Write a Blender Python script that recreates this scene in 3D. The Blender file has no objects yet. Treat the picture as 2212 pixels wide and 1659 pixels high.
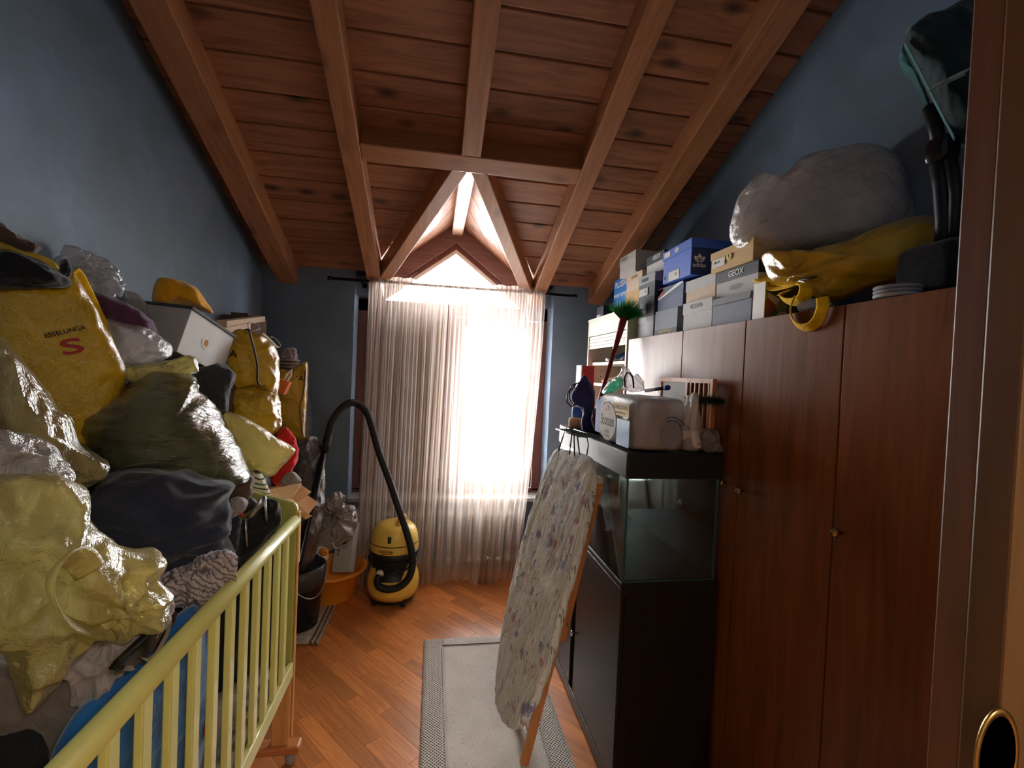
import bpy, math, random
from mathutils import Vector, Matrix, noise
random.seed(7)
SC = bpy.context.scene
COL = SC.collection

# ------------------------------------------------------------------ camera
FPX, CW, CH = 1019.0, 2212.0, 1659.0
CAMH = 1.55
YAW, PITCH, ROLL = (math.radians(a) for a in (9.45, -1.164, 2.479))
fw = Vector((math.sin(YAW) * math.cos(PITCH), math.cos(YAW) * math.cos(PITCH), math.sin(PITCH)))
rt = Vector((math.cos(YAW), -math.sin(YAW), 0))
dn = -rt.cross(fw)
rt = math.cos(ROLL) * rt - math.sin(ROLL) * dn
dn = fw.cross(rt)
EYE = Vector((0, 0, CAMH))
cam = bpy.data.objects.new('camera', bpy.data.cameras.new('camera'))
COL.objects.link(cam)
cam.data.sensor_width = 36
cam.data.lens = FPX / CW * 36
cam.data.clip_start = 0.02
up = -dn
cam.matrix_world = Matrix(((rt.x, up.x, -fw.x, 0), (rt.y, up.y, -fw.y, 0), (rt.z, up.z, -fw.z, CAMH), (0, 0, 0, 1)))
SC.camera = cam

def ray(px, py):
    return (rt * ((px - CW / 2) / FPX) + dn * ((py - CH / 2) / FPX) + fw)
def aty(px, py, Y):
    d = ray(px, py); return EYE + d * (Y / d.y)
def atx(px, py, X):
    d = ray(px, py); return EYE + d * (X / d.x)
def atz(px, py, z):
    d = ray(px, py); return EYE + d * ((z - CAMH) / d.z)

# ------------------------------------------------------------------ world, light, exposure
W = bpy.data.worlds.new('overcast_sky'); SC.world = W
W.use_nodes = True
bgn = W.node_tree.nodes['Background']
bgn.inputs[0].default_value = (0.93, 0.96, 1.0, 1)
bgn.inputs[1].default_value = 15.0
def area(name, loc, rot, sx, sy, power, col=(1, 1, 1), portal=False):
    l = bpy.data.lights.new(name, 'AREA'); l.shape = 'RECTANGLE'; l.size = sx; l.size_y = sy
    l.energy = power; l.color = col
    if portal: l.cycles.is_portal = True
    o = bpy.data.objects.new(name, l); COL.objects.link(o); o.location = loc; o.rotation_euler = rot
    return o
area('window_portal', (0.15, 4.02, 1.62), (-math.pi / 2, 0, 0), 1.5, 2.2, 1, portal=True)
area('hallway_fill_light', (0.72, -0.95, 2.30), (0, 0, 0), 0.4, 0.4, 7.0, (1.0, 0.90, 0.74))  # added fill light behind the camera, lifts the near left side
vs = SC.view_settings
vs.view_transform = 'Standard'; vs.look = 'None'; vs.gamma = 1; vs.use_curve_mapping = False
vs.exposure = 2.15
SC.cycles.transparent_max_bounces = 16
SC.cycles.max_bounces = 10
SC.cycles.use_adaptive_sampling = True
SC.cycles.adaptive_threshold = 0.025
SC.cycles.diffuse_bounces = 5
SC.cycles.transmission_bounces = 8
SC.cycles.sample_clamp_indirect = 8
SC.cycles.caustics_reflective = False
SC.cycles.caustics_refractive = False

# ------------------------------------------------------------------ mesh builder
class MB:
    def __init__(s): s.v = []; s.f = []; s.sm = []
    def add(s, vs_, fs, smooth=False):
        b = len(s.v); s.v += [Vector(p) for p in vs_]
        for f in fs: s.f.append([b + i for i in f]); s.sm.append(smooth)
        return s
    def box(s, a, b, M=None):
        (x0, y0, z0), (x1, y1, z1) = a, b
        P = [(x0, y0, z0), (x1, y0, z0), (x1, y1, z0), (x0, y1, z0), (x0, y0, z1), (x1, y0, z1), (x1, y1, z1), (x0, y1, z1)]
        if M: P = [M @ Vector(p) for p in P]
        return s.add(P, [(3, 2, 1, 0), (4, 5, 6, 7), (0, 1, 5, 4), (1, 2, 6, 5), (2, 3, 7, 6), (3, 0, 4, 7)])
    def para(s, o, e1, e2, e3):
        o, e1, e2, e3 = map(Vector, (o, e1, e2, e3))
        P = [o, o + e1, o + e1 + e2, o + e2, o + e3, o + e1 + e3, o + e1 + e2 + e3, o + e2 + e3]
        return s.add(P, [(3, 2, 1, 0), (4, 5, 6, 7), (0, 1, 5, 4), (1, 2, 6, 5), (2, 3, 7, 6), (3, 0, 4, 7)])
    def prism(s, poly, ext):
        ext = Vector(ext); n = len(poly); P = [Vector(p) for p in poly]
        return s.add(P + [p + ext for p in P], [list(range(n))[::-1], list(range(n, 2 * n))] + [(i, (i + 1) % n, n + (i + 1) % n, n + i) for i in range(n)])
    def tube(s, pts, r, seg=10, caps=True, flat=1.0):
        pts = [Vector(p) for p in pts]; n = len(pts)
        rs = r if isinstance(r, (list, tuple)) else [r] * n
        t0 = (pts[1] - pts[0]).normalized()
        a = t0.orthogonal().normalized(); V = []
        for i, p in enumerate(pts):
            t = ((pts[min(i + 1, n - 1)] - pts[max(i - 1, 0)])).normalized()
            a = (a - t * a.dot(t)).normalized(); b = t.cross(a)
            for k in range(seg):
                th = 2 * math.pi * k / seg
                V.append(p + a * math.cos(th) * rs[i] + b * math.sin(th) * rs[i] * flat)
        F = [(i * seg + k, i * seg + (k + 1) % seg, (i + 1) * seg + (k + 1) % seg, (i + 1) * seg + k) for i in range(n - 1) for k in range(seg)]
        if caps: F += [list(range(seg))[::-1], list(range((n - 1) * seg, n * seg))]
        return s.add(V, F, True)
    def lathe(s, prof, c, seg=32, sx=1, sy=1, M=None, caps=True):
        V = []; n = len(prof)
        for r, z in prof:
            for k in range(seg):
                th = 2 * math.pi * k / seg
                p = Vector((r * math.cos(th) * sx, r * math.sin(th) * sy, z))
                V.append((M @ p if M else p) + Vector(c))
        F = [(i * seg + k, i * seg + (k + 1) % seg, (i + 1) * seg + (k + 1) % seg, (i + 1) * seg + k) for i in range(n - 1) for k in range(seg)]
        if caps: F += [list(range(seg))[::-1], list(range((n - 1) * seg, n * seg))]
        return s.add(V, F, True)
    def grid(s, fn, nu, nv, smooth=True, thick=None):
        V = [fn(i / nu, j / nv) for j in range(nv + 1) for i in range(nu + 1)]
        F = [(j * (nu + 1) + i, j * (nu + 1) + i + 1, (j + 1) * (nu + 1) + i + 1, (j + 1) * (nu + 1) + i) for j in range(nv) for i in range(nu)]
        return s.add(V, F, smooth)

def mesh_of(mb, name, origin):
    m = bpy.data.meshes.new(name)
    m.from_pydata([v - origin for v in mb.v], [], mb.f)
    m.polygons.foreach_set('use_smooth', mb.sm)
    m.update(); return m

def link(name, mb, mat, parent=None, origin=None, bev=0, solid=0, sub=0):
    if parent is not None: o0 = Vector((0, 0, 0)); 
    if parent is not None:
        org = Vector(parent['_o']) if '_o' in parent else Vector((0, 0, 0))
    elif origin is not None: org = Vector(origin)
    else:
        xs = [v.x for v in mb.v]; ys = [v.y for v in mb.v]; zs = [v.z for v in mb.v]
        org = Vector(((min(xs) + max(xs)) / 2, (min(ys) + max(ys)) / 2, min(zs)))
    me = mesh_of(mb, name, org)
    if mat: me.materials.append(mat)
    o = bpy.data.objects.new(name, me); COL.objects.link(o)
    if parent is not None: o.parent = parent
    else: o.location = org
    o['_o'] = tuple(org)
    if solid:
        md = o.modifiers.new('s', 'SOLIDIFY'); md.thickness = solid; md.offset = 0
    if bev:
        md = o.modifiers.new('b', 'BEVEL'); md.width = bev; md.segments = 2; md.limit_method = 'ANGLE'; md.harden_normals = False
    if sub:
        md = o.modifiers.new('u', 'SUBSURF'); md.levels = md.render_levels = sub
    return o
def tag(o, label, cat, group=None):
    o['label'] = label; o['category'] = cat
    if group: o['group'] = group
    return o
def thing(name, label, cat, loc, group=None):
    o = bpy.data.objects.new(name, None); COL.objects.link(o); o.location = loc
    o.empty_display_size = 0.05; o['_o'] = tuple(loc)
    return tag(o, label, cat, group)
def struct(name, mb, mat, parent=None, **k):
    o = link(name, mb, mat, parent, **k)
    if parent is None: o['kind'] = 'structure'
    return o

# ------------------------------------------------------------------ materials
def c3(r, g, b, s=1.0):
    f = lambda u: (u / 255 / 12.92 if u / 255 <= .04045 else ((u / 255 + .055) / 1.055) ** 2.4) * s
    return (f(r), f(g), f(b), 1)
class NT:
    def __init__(s, name):
        s.m = bpy.data.materials.new(name); s.m.use_nodes = True
        s.t = s.m.node_tree; s.t.nodes.clear()
        s.out = s.n('ShaderNodeOutputMaterial')
    def n(s, typ, **kw):
        nd = s.t.nodes.new(typ)
        for k, v in kw.items():
            if hasattr(nd, k) and not isinstance(v, dict): setattr(nd, k, v)
        return nd
    def l(s, a, b): s.t.links.new(a, b)
    def coord(s, scale=(1, 1, 1), rot=(0, 0, 0), loc=(0, 0, 0)):
        tc = s.n('ShaderNodeTexCoord'); mp = s.n('ShaderNodeMapping')
        mp.inputs['Scale'].default_value = scale; mp.inputs['Rotation'].default_value = rot; mp.inputs['Location'].default_value = loc
        s.l(tc.outputs['Object'], mp.inputs[0]); return mp.outputs[0]
    def noise(s, vec, scale, detail=3, rough=.55, dist=0):
        n = s.n('ShaderNodeTexNoise'); n.inputs['Scale'].default_value = scale; n.inputs['Detail'].default_value = detail
        n.inputs['Roughness'].default_value = rough; n.inputs['Distortion'].default_value = dist
        s.l(vec, n.inputs['Vector']); return n.outputs['Fac']
    def ramp(s, fac, stops):
        r = s.n('ShaderNodeValToRGB'); e = r.color_ramp.elements
        while len(e) < len(stops): e.new(.5)
        for i, (p, c) in enumerate(stops): e[i].position = p; e[i].color = c
        s.l(fac, r.inputs[0]); return r.outputs[0]
    def mix(s, fac, a, b, mode='MIX'):
        m = s.n('ShaderNodeMix', data_type='RGBA', blend_type=mode)
        for k, v in ((0, fac), (6, a), (7, b)):
            if hasattr(v, 'links'): s.l(v, m.inputs[k])
            else: m.inputs[k].default_value = v
        return m.outputs[2]
    def math(s, op, a, b=0.5, c=0.0):
        m = s.n('ShaderNodeMath', operation=op)
        for i, v in enumerate((a, b, c)):
            if hasattr(v, 'links'): s.l(v, m.inputs[i])
            else: m.inputs[i].default_value = v
        return m.outputs[0]
    def bump(s, h, strength, dist=.01):
        b = s.n('ShaderNodeBump'); b.inputs['Strength'].default_value = strength; b.inputs['Distance'].default_value = dist
        s.l(h, b.inputs['Height']); return b.outputs[0]
    def principled(s, col, rough=.6, normal=None, metal=0, spec=.5, sheen=0, coat=0):
        p = s.n('ShaderNodeBsdfPrincipled')
        if hasattr(col, 'links'): s.l(col, p.inputs['Base Color'])
        else: p.inputs['Base Color'].default_value = col
        if hasattr(rough, 'links'): s.l(rough, p.inputs['Roughness'])
        else: p.inputs['Roughness'].default_value = rough
        p.inputs['Metallic'].default_value = metal
        p.inputs['Specular IOR Level'].default_value = spec
        p.inputs['Sheen Weight'].default_value = sheen
        p.inputs['Coat Weight'].default_value = coat
        if normal is not None: s.l(normal, p.inputs['Normal'])
        return p.outputs[0]
    def mixsh(s, fac, a, b):
        m = s.n('ShaderNodeMixShader')
        if hasattr(fac, 'links'): s.l(fac, m.inputs[0])
        else: m.inputs[0].default_value = fac
        s.l(a, m.inputs[1]); s.l(b, m.inputs[2]); return m.outputs[0]
    def done(s, sh):
        s.l(sh, s.out.inputs[0]); return s.m

def plain(name, col, rough=.55, var=.12, vs_=14, bump=.0, bs=60, metal=0, spec=.4, sheen=0, coat=0):
    t = NT(name); v = t.coord()
    n = t.noise(v, vs_, 4)
    dk = tuple(x * (1 - var) for x in col[:3]) + (1,); lt = tuple(min(1, x * (1 + var)) for x in col[:3]) + (1,)
    cc = t.ramp(n, [(.3, dk), (.7, lt)])
    nm = t.bump(t.noise(v, bs, 3), bump, .01) if bump else None
    return t.done(t.principled(cc, rough, nm, metal, spec, sheen, coat))

def wood(name, c1, c2, axis='X', rough=.5, knots=0.0, scale=1.0, rot=(0, 0, 0), rnd=.25, coat=0, dark=None, spec=.5):
    t = NT(name)
    k = {'X': (1.2, 14, 14), 'Y': (14, 1.2, 14), 'Z': (14, 14, 1.2)}[axis]
    v = t.coord((1, 1, 1), rot)
    mp = t.n('ShaderNodeMapping'); mp.inputs['Scale'].default_value = tuple(q * scale for q in k)
    oi = t.n('ShaderNodeObjectInfo')
    off = t.n('ShaderNodeVectorMath', operation='ADD'); cmb = t.n('ShaderNodeCombineXYZ')
    for i in range(3): t.l(t.math('MULTIPLY', oi.outputs['Random'], 37.0 + 11 * i), cmb.inputs[i])
    t.l(v, off.inputs[0]); t.l(cmb.outputs[0], off.inputs[1]); t.l(off.outputs[0], mp.inputs[0])
    g = t.noise(mp.outputs[0], 1.6, 6, .62, 1.2)
    col = t.ramp(g, [(.3, c2), (.62, c1)])
    if knots:
        vo = t.n('ShaderNodeTexVoronoi'); vo.inputs['Scale'].default_value = 1
        m2 = t.n('ShaderNodeMapping'); q = {'X': (3.4, 6.5, 6.5), 'Y': (6.5, 3.4, 6.5), 'Z': (6.5, 6.5, 3.4)}[axis]
        m2.inputs['Scale'].default_value = q; t.l(off.outputs[0], m2.inputs[0]); t.l(m2.outputs[0], vo.inputs['Vector'])
        kf = t.ramp(vo.outputs['Distance'], [(.06, (1, 1, 1, 1)), (.24, (0, 0, 0, 1))])
        col = t.mix(t.math('MULTIPLY', kf, knots), col, dark or tuple(x * .25 for x in c2[:3]) + (1,))
    rb = t.math('MULTIPLY_ADD', oi.outputs['Random'], rnd, 1 - rnd / 2)
    hs = t.n('ShaderNodeHueSaturation'); t.l(rb, hs.inputs['Value']); t.l(col, hs.inputs['Color'])
    return t.done(t.principled(hs.outputs[0], rough, t.bump(g, .12, .004), coat=coat, spec=spec))

def film(name, col, alpha=.55, rough=.3, bscale=22, bump=.5, trans=.5, stretch=(1, 1, 1), spec=.6, ior_col=None):
    """thin plastic film: part see-through, part glowing through, with crinkles"""
    t = NT(name); v = t.coord(stretch)
    n1 = t.noise(v, bscale, 5, .6, .8); n2 = t.noise(v, bscale * .35, 3)
    h = t.math('ADD', t.math('ABSOLUTE', t.math('SUBTRACT', n1, .5)), t.math('MULTIPLY', t.math('ABSOLUTE', t.math('SUBTRACT', n2, .5)), 1.6))
    h = t.math('ADD', h, t.math('MULTIPLY', t.math('ABSOLUTE', t.math('SUBTRACT', t.noise(v, bscale * 2.8, 4, .6, 1.0), .5)), .5))
    nm = t.bump(h, bump, .024)
    dk = tuple(x * .75 for x in col[:3]) + (1,)
    cc = t.ramp(n2, [(.35, dk), (.65, col)])
    p = t.principled(cc, rough, nm, 0, spec)
    tr = t.n('ShaderNodeBsdfTranslucent'); t.l(cc, tr.inputs[0])
    s = t.mixsh(trans, p, tr.outputs[0])
    tp = t.n('ShaderNodeBsdfTransparent'); tp.inputs[0].default_value = tuple(min(1, .25 + x) for x in col[:3]) + (1,)
    gl = t.n('ShaderNodeBsdfGlossy'); gl.inputs['Roughness'].default_value = rough * .7; t.l(nm, gl.inputs['Normal'])
    s2 = t.mixsh(alpha, tp.outputs[0], s)
    lw = t.n('ShaderNodeLayerWeight'); lw.inputs[0].default_value = .25; t.l(nm, lw.inputs['Normal'])
    return t.done(t.mixsh(t.math('MULTIPLY', lw.outputs['Fresnel'], .42), s2, gl.outputs[0]))

def fabric(name, col, fold=9, bump=.35, sheen=.3, var=.25, rough=.9, stretch=(1, 1, 1)):
    t = NT(name); v = t.coord(stretch)
    n = t.noise(v, fold, 4, .5, .6); w = t.noise(v, 320, 2)
    cc = t.ramp(n, [(.3, tuple(x * (1 - var) for x in col[:3]) + (1,)), (.7, tuple(min(1, x * (1 + var)) for x in col[:3]) + (1,))])
    h = t.math('ADD', n, t.math('MULTIPLY', w, .06))
    return t.done(t.principled(cc, rough, t.bump(h, bump, .03), 0, .2, sheen))

M = {}
# plaster walls: mottled blue limewash
def plaster(name, a, b, c):
    t = NT(name); v = t.coord()
    n = t.noise(v, 2.6, 6, .65, .7); n2 = t.noise(v, 26, 5, .6)
    cc = t.mix(t.math('MULTIPLY', n2, .5), t.ramp(n, [(.28, a), (.5, b), (.72, c)]), b)
    return t.done(t.principled(cc, .62, t.bump(t.math('ADD', n, t.math('MULTIPLY', n2, .3)), .25, .01), 0, .35))
M['wall'] = plaster('blue_plaster', c3(98, 113, 121), c3(111, 130, 150), c3(127, 147, 172))
M['hall'] = plain('hall_plaster', c3(190, 170, 140), .8)
M['roofwood'] = wood('ceiling_board_wood', c3(170, 116, 80), c3(122, 78, 52), 'X', .5, 1.0, rnd=.3)
M['beam'] = wood('rafter_wood', c3(180, 122, 80), c3(146, 94, 58), 'Y', .5, .5, rot=(math.radians(22), 0, 0), rnd=.12)
M['beamx'] = wood('trimmer_wood', c3(180, 122, 80), c3(146, 94, 58), 'X', .5, .5, rnd=.1)
M['ridge'] = wood('ridge_wood', c3(188, 148, 118), c3(160, 118, 90), 'Y', .5, .55, rnd=.1)
M['dormer'] = wood('dormer_board_wood', c3(178, 128, 98), c3(150, 98, 72), 'Y', .5, .6, rot=(0, 0, .5), rnd=.1)
M['barge'] = wood('barge_wood', c3(118, 88, 84), c3(92, 66, 64), 'X', .5, .2, rnd=.1)
M['parquet'] = wood('parquet_wood', c3(216, 140, 76), c3(184, 106, 54), 'X', .34, 0, 2.2, rnd=.5, coat=.25)
M['gapdark'] = plain('dark_joint', c3(24, 14, 10), .9)
M['winframe'] = wood('window_frame_wood', c3(104, 62, 52), c3(78, 44, 38), 'Z', .45, .1)
M['shutter'] = wood('shutter_wood', c3(110, 68, 50), c3(86, 50, 36), 'X', .6)
M['stone'] = plain('stone_sill', c3(150, 145, 138), .6, .25, 40)
M['cherry'] = wood('cherry_veneer', c3(136, 80, 44), c3(104, 58, 30), 'Z', .34, 0, .8, rnd=.08, spec=.20)
M['cherrydark'] = wood('cherry_carcass', c3(110, 64, 38), c3(84, 46, 26), 'Z', .5)
M['doorwood'] = wood('door_veneer', c3(104, 72, 40), c3(86, 58, 30), 'Z', .45, 0, .6)
M['jamb'] = wood('jamb_veneer', c3(116, 76, 52), c3(92, 58, 38), 'Z', .45, 0, .6)
M['chrome'] = plain('polished_metal', c3(200, 195, 185), .2, .05, metal=1)
M['steel'] = plain('brushed_steel', c3(190, 190, 195), .35, .05, metal=1)
M['brass'] = plain('aged_brass', c3(180, 150, 95), .3, .1, metal=1)
M['white'] = plain('white_lacquer', c3(225, 222, 212), .4, .04)
M['ivory'] = plain('ivory_laminate', c3(214, 208, 190), .45, .04)
M['cream'] = plain('cream_inside', c3(176, 166, 150), .6, .06)
M['black'] = plain('black_plastic', c3(26, 26, 28), .45, .1)
M['blackgloss'] = plain('black_gloss', c3(20, 20, 23), .18, .05)
M['blacklam'] = wood('black_ash_laminate', c3(40, 36, 35), c3(26, 23, 22), 'Z', .42, 0, 1.5)
M['hood'] = plain('dark_hood_plastic', c3(36, 40, 40), .5, .1, 30)
M['rubber'] = plain('dark_rubber', c3(24, 24, 26), .6, .1, bump=.1)
M['crib'] = plain('pistachio_paint', c3(206, 204, 126), .35, .05, 8, coat=.2)
M['cribdark'] = plain('olive_paint', c3(172, 172, 92), .4, .05, 8)
M['beech'] = wood('beech_wood', c3(224, 170, 108), c3(198, 138, 80), 'Z', .4, 0, 1)
M['beechy'] = wood('beech_wood_bar', c3(214, 140, 88), c3(188, 112, 66), 'X', .4, 0, 1)
M['pine'] = wood('pine_slat_wood', c3(206, 140, 82), c3(180, 112, 62), 'Z', .45, .2)
M['vacyellow'] = plain('yellow_plastic', c3(236, 204, 96), .38, .05)
M['tub'] = plain('orange_plastic', c3(232, 150, 44), .42, .06)
M['navy'] = fabric('navy_fleece', c3(48, 52, 68), 7, .6)
M['navyblue'] = fabric('navy_blue_cotton', c3(54, 58, 116), 12, .5)
M['knit'] = fabric('dark_taupe_knit', c3(112, 102, 98), 14, .7)
M['bluefleece'] = fabric('blue_fleece', c3(34, 104, 178), 14, .4, .5)
M['greycloth'] = fabric('taupe_cotton', c3(150, 138, 130), 10, .6)
M['pinkgrey'] = fabric('mauve_grey_cotton', c3(158, 148, 150), 16, .9)
M['blackcloth'] = fabric('black_cloth', c3(30, 30, 34), 10, .4)
M['charcoal'] = fabric('charcoal_canvas', c3(62, 62, 68), 12, .4)
M['purple'] = fabric('plum_cloth', c3(86, 50, 84), 10, .4)
M['brown'] = fabric('brown_cloth', c3(96, 74, 62), 12, .5)
M['red'] = fabric('red_nylon', c3(214, 44, 44), 10, .4, .1)
M['redp'] = plain('red_plastic', c3(190, 36, 40), .4)
M['broomred'] = plain('dark_red_metal', c3(132, 28, 40), .4)
M['green'] = plain('green_bristle', c3(70, 176, 84), .5, .35, 30)
M['cardboard'] = plain('cardboard', c3(206, 166, 116), .8, .1, 20, .1)
M['cardin'] = plain('cardboard_inside', c3(196, 136, 76), .8, .1, 20)
M['greybox'] = plain('grey_storage_plastic', c3(176, 172, 168), .45, .04)
M['yw'] = film('yellow_woven_bag', c3(238, 194, 34), .97, .32, 30, .28, .22, spec=.6)
M['yw2'] = film('yellow_woven_bag_side', c3(244, 204, 50), .97, .3, 16, .45, .25, spec=.6)
M['ytrans'] = film('pale_yellow_film', c3(238, 222, 156), .70, .32, 12, .5, .5)
M['yclear'] = film('beige_clear_film', c3(206, 192, 140), .55, .2, 12, .6, .45, (1, 1, .5))
M['olive'] = film('olive_clear_film', c3(150, 150, 116), .42, .2, 10, .6, .35, (.6, .6, 3.0))
M['clear'] = film('clear_film', c3(215, 212, 212), .42, .2, 18, .7, .4)
M['pillowfilm'] = film('milky_clear_film', c3(238, 234, 230), .68, .24, 16, .7, .3)
M['whitefilm'] = film('white_film', c3(232, 228, 230), .7, .3, 20, .6, .45)
M['mint'] = film('mint_film', c3(130, 215, 190), .7, .25, 22, .6, .4)
M['darkfilm'] = film('dark_grey_film', c3(74, 74, 80), .85, .22, 12, .6, .1)
M['greyfilm'] = film('grey_film', c3(196, 190, 186), .8, .24, 16, .7, .3)
M['pillow'] = fabric('white_pillow', c3(232, 226, 220), 8, .5)
M['handle'] = fabric('yellow_nonwoven', c3(238, 190, 30), 30, .2, .1)
M['goldlid'] = fabric('mustard_cloth', c3(222, 160, 20), 9, .4)
M['paperwhite'] = plain('white_paper', c3(222, 220, 216), .7, .05)
M['inkblack'] = plain('black_ink', c3(20, 20, 22), .7)
M['inkred'] = plain('red_ink', c3(176, 36, 40), .6)
M['inkwhite'] = plain('white_ink', c3(232, 232, 232), .7)
M['inkgold'] = plain('gold_ink', c3(220, 190, 80), .6)
M['inkblue'] = plain('blue_ink', c3(40, 70, 160), .6)
M['skyblue'] = plain('sky_blue_print', c3(70, 150, 214), .35)
M['bxgrey'] = plain('grey_carton', c3(150, 150, 154), .7, .08)
M['bxlight'] = plain('pale_grey_carton', c3(188, 186, 184), .7, .06)
M['bxdark'] = plain('charcoal_carton', c3(64, 66, 72), .65, .1)
M['bxblack'] = plain('black_carton', c3(36, 38, 42), .6, .1)
M['bxblue'] = plain('blue_carton', c3(64, 104, 198), .6, .06)
M['bxnavy'] = plain('navy_carton', c3(44, 62, 110), .6, .08)
M['bxbeige'] = plain('beige_carton', c3(206, 172, 120), .75, .08)
M['bxtan'] = plain('tan_carton', c3(206, 184, 160), .75, .08)
M['bxslate'] = plain('slate_carton', c3(112, 118, 134), .65, .1)
M['bxteal'] = plain('bright_blue_carton', c3(30, 120, 200), .5, .06)

def glassmat(name, tint, refl=.1):
    t = NT(name); tp = t.n('ShaderNodeBsdfTransparent'); tp.inputs[0].default_value = tint
    gl = t.n('ShaderNodeBsdfGlossy'); gl.inputs['Roughness'].default_value = .02
    lw = t.n('ShaderNodeLayerWeight'); lw.inputs[0].default_value = .35
    return t.done(t.mixsh(t.math('MULTIPLY_ADD', lw.outputs['Fresnel'], .7, refl * .2), tp.outputs[0], gl.outputs[0]))
M['glass'] = glassmat('window_glass', (.96, .97, .97, 1))
M['tankglass'] = glassmat('tank_glass', (.70, .74, .73, 1), .3)
M['glassedge'] = plain('green_glass_edge', c3(70, 100, 90), .2)

# sheer curtain
t = NT('sheer_curtain'); v = t.coord((1, 1, 1))
st = t.noise(t.coord((42, 42, .4)), 1.3, 3, .55); wv = t.noise(t.coord((1, 1, 7)), 40, 2)
cc = t.ramp(st, [(.34, c3(198, 176, 158)), (.58, c3(222, 208, 200))])
tr = t.n('ShaderNodeBsdfTranslucent'); t.l(cc, tr.inputs[0])
df = t.n('ShaderNodeBsdfDiffuse'); t.l(cc, df.inputs[0])
tp = t.n('ShaderNodeBsdfTransparent'); tp.inputs[0].default_value = (1, .97, .92, 1)
al = t.math('MULTIPLY_ADD', t.math('ADD', st, t.math('MULTIPLY', wv, .25)), .45, .20)
lw = t.n('ShaderNodeLayerWeight'); lw.inputs[0].default_value = .5
al2 = t.math('MULTIPLY_ADD', t.math('POWER', lw.outputs['Facing'], 1.6), .6, al)
al2 = t.math('MINIMUM', al2, .97)
M['curtain'] = t.done(t.mixsh(al2, tp.outputs[0], t.mixsh(.42, df.outputs[0], tr.outputs[0])))

# floral cotton of the ironing board cover
t = NT('floral_cotton'); v = t.coord((1, 1, 1))
def spots(scale, r0, r1, seed):
    vo = t.n('ShaderNodeTexVoronoi'); vo.inputs['Scale'].default_value = scale
    d = t.n('ShaderNodeMapping'); d.inputs['Location'].default_value = (seed, seed * 2, seed * 3)
    nz = t.n('ShaderNodeTexNoise'); nz.inputs['Scale'].default_value = 40
    t.l(v, nz.inputs['Vector']); mx = t.mix(.05, v, nz.outputs['Color'])
    t.l(mx, d.inputs[0]); t.l(d.outputs[0], vo.inputs['Vector'])
    return t.ramp(vo.outputs['Distance'], [(r0, (1, 1, 1, 1)), (r1, (0, 0, 0, 1))])
base = t.ramp(t.noise(v, 5, 3), [(.3, c3(216, 224, 230)), (.7, c3(236, 238, 230))])
ln = t.noise(t.coord((60, 60, 9), (0, .55, 0)), 1.0, 2, .5, 1.0)
stem = t.ramp(t.math('ABSOLUTE', t.math('SUBTRACT', ln, .5)), [(.012, (1, 1, 1, 1)), (.03, (0, 0, 0, 1))])
base = t.mix(t.math('MULTIPLY', stem, t.ramp(t.noise(v, 14, 2), [(.5, (0, 0, 0, 1)), (.6, (1, 1, 1, 1))])), base, c3(66, 84, 80))
base = t.mix(t.math('MULTIPLY', spots(11, .17, .26, 0.0), .75), base, c3(176, 118, 146))
base = t.mix(t.math('MULTIPLY', spots(10, .17, .25, 3.1), .85), base, c3(122, 120, 176))
base = t.mix(t.math('MULTIPLY', spots(8, .10, .16, 5.7), .85), base, c3(196, 124, 100))
cr = t.noise(t.coord((40, 40, 5)), 1.2, 4, .6, .8)
M['floral'] = t.done(t.principled(base, .9, t.bump(cr, .9, .02), 0, .2, .2))

# rugs
t = NT('grey_bath_mat'); v = t.coord()
n = t.noise(v, 190, 3); n2 = t.noise(v, 5, 3)
cc = t.mix(t.ramp(n, [(.30, (1, 1, 1, 1)), (.38, (0, 0, 0, 1))]), t.ramp(n2, [(.3, c3(214, 207, 200)), (.7, c3(232, 226, 220))]), c3(120, 114, 110))
M['mat'] = t.done(t.principled(cc, .95, t.bump(n, .6, .01), 0, .1, .2))
t = NT('grey_mat_border'); v = t.coord((1, 1, 0), (0, 0, .785))
vo = t.n('ShaderNodeTexVoronoi'); vo.inputs['Scale'].default_value = 95; vo.inputs['Randomness'].default_value = .12; t.l(v, vo.inputs['Vector'])
cc = t.ramp(vo.outputs['Distance'], [(.26, c3(80, 76, 74)), (.40, c3(226, 219, 212))])
M['matborder'] = t.done(t.principled(cc, .95, t.bump(vo.outputs['Distance'], .6, .01), 0, .1, .2))
M['ragrug'] = fabric('beige_rag_rug', c3(176, 166, 150), 60, .4, .1)
M['ragstripe'] = fabric('brown_rug_stripe', c3(104, 78, 62), 60, .4, .1)

# woven striped cushion, vegetables carton, camouflage-like contents
def stripes(name, a, b, scale, rot=(0, 0, 0), d=1.5):
    t = NT(name); w = t.n('ShaderNodeTexWave'); w.inputs['Scale'].default_value = scale; w.inputs['Distortion'].default_value = d
    t.l(t.coord((1, 1, 1), rot), w.inputs['Vector'])
    return t.done(t.principled(t.ramp(w.outputs['Fac'], [(.12, a), (.3, b)]), .85))
M['shirt'] = stripes('thin_striped_cotton', c3(104, 94, 100), c3(176, 164, 166), 26, (.4, .9, .3), 6)
M['stripe'] = stripes('striped_cotton', c3(60, 62, 56), c3(214, 212, 196), 18, (0, 1.2, 0))
t = NT('vegetable_print'); v = t.coord()
vo = t.n('ShaderNodeTexVoronoi'); vo.inputs['Scale'].default_value = 26; t.l(v, vo.inputs['Vector'])
sep = t.n('ShaderNodeSeparateColor'); t.l(vo.outputs['Color'], sep.inputs[0])
M['veg'] = t.done(t.principled(t.ramp(sep.outputs[0], [(0, c3(60, 110, 40)), (.35, c3(160, 40, 34)), (.6, c3(110, 130, 50)), (.85, c3(220, 210, 190))]), .5))
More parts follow.
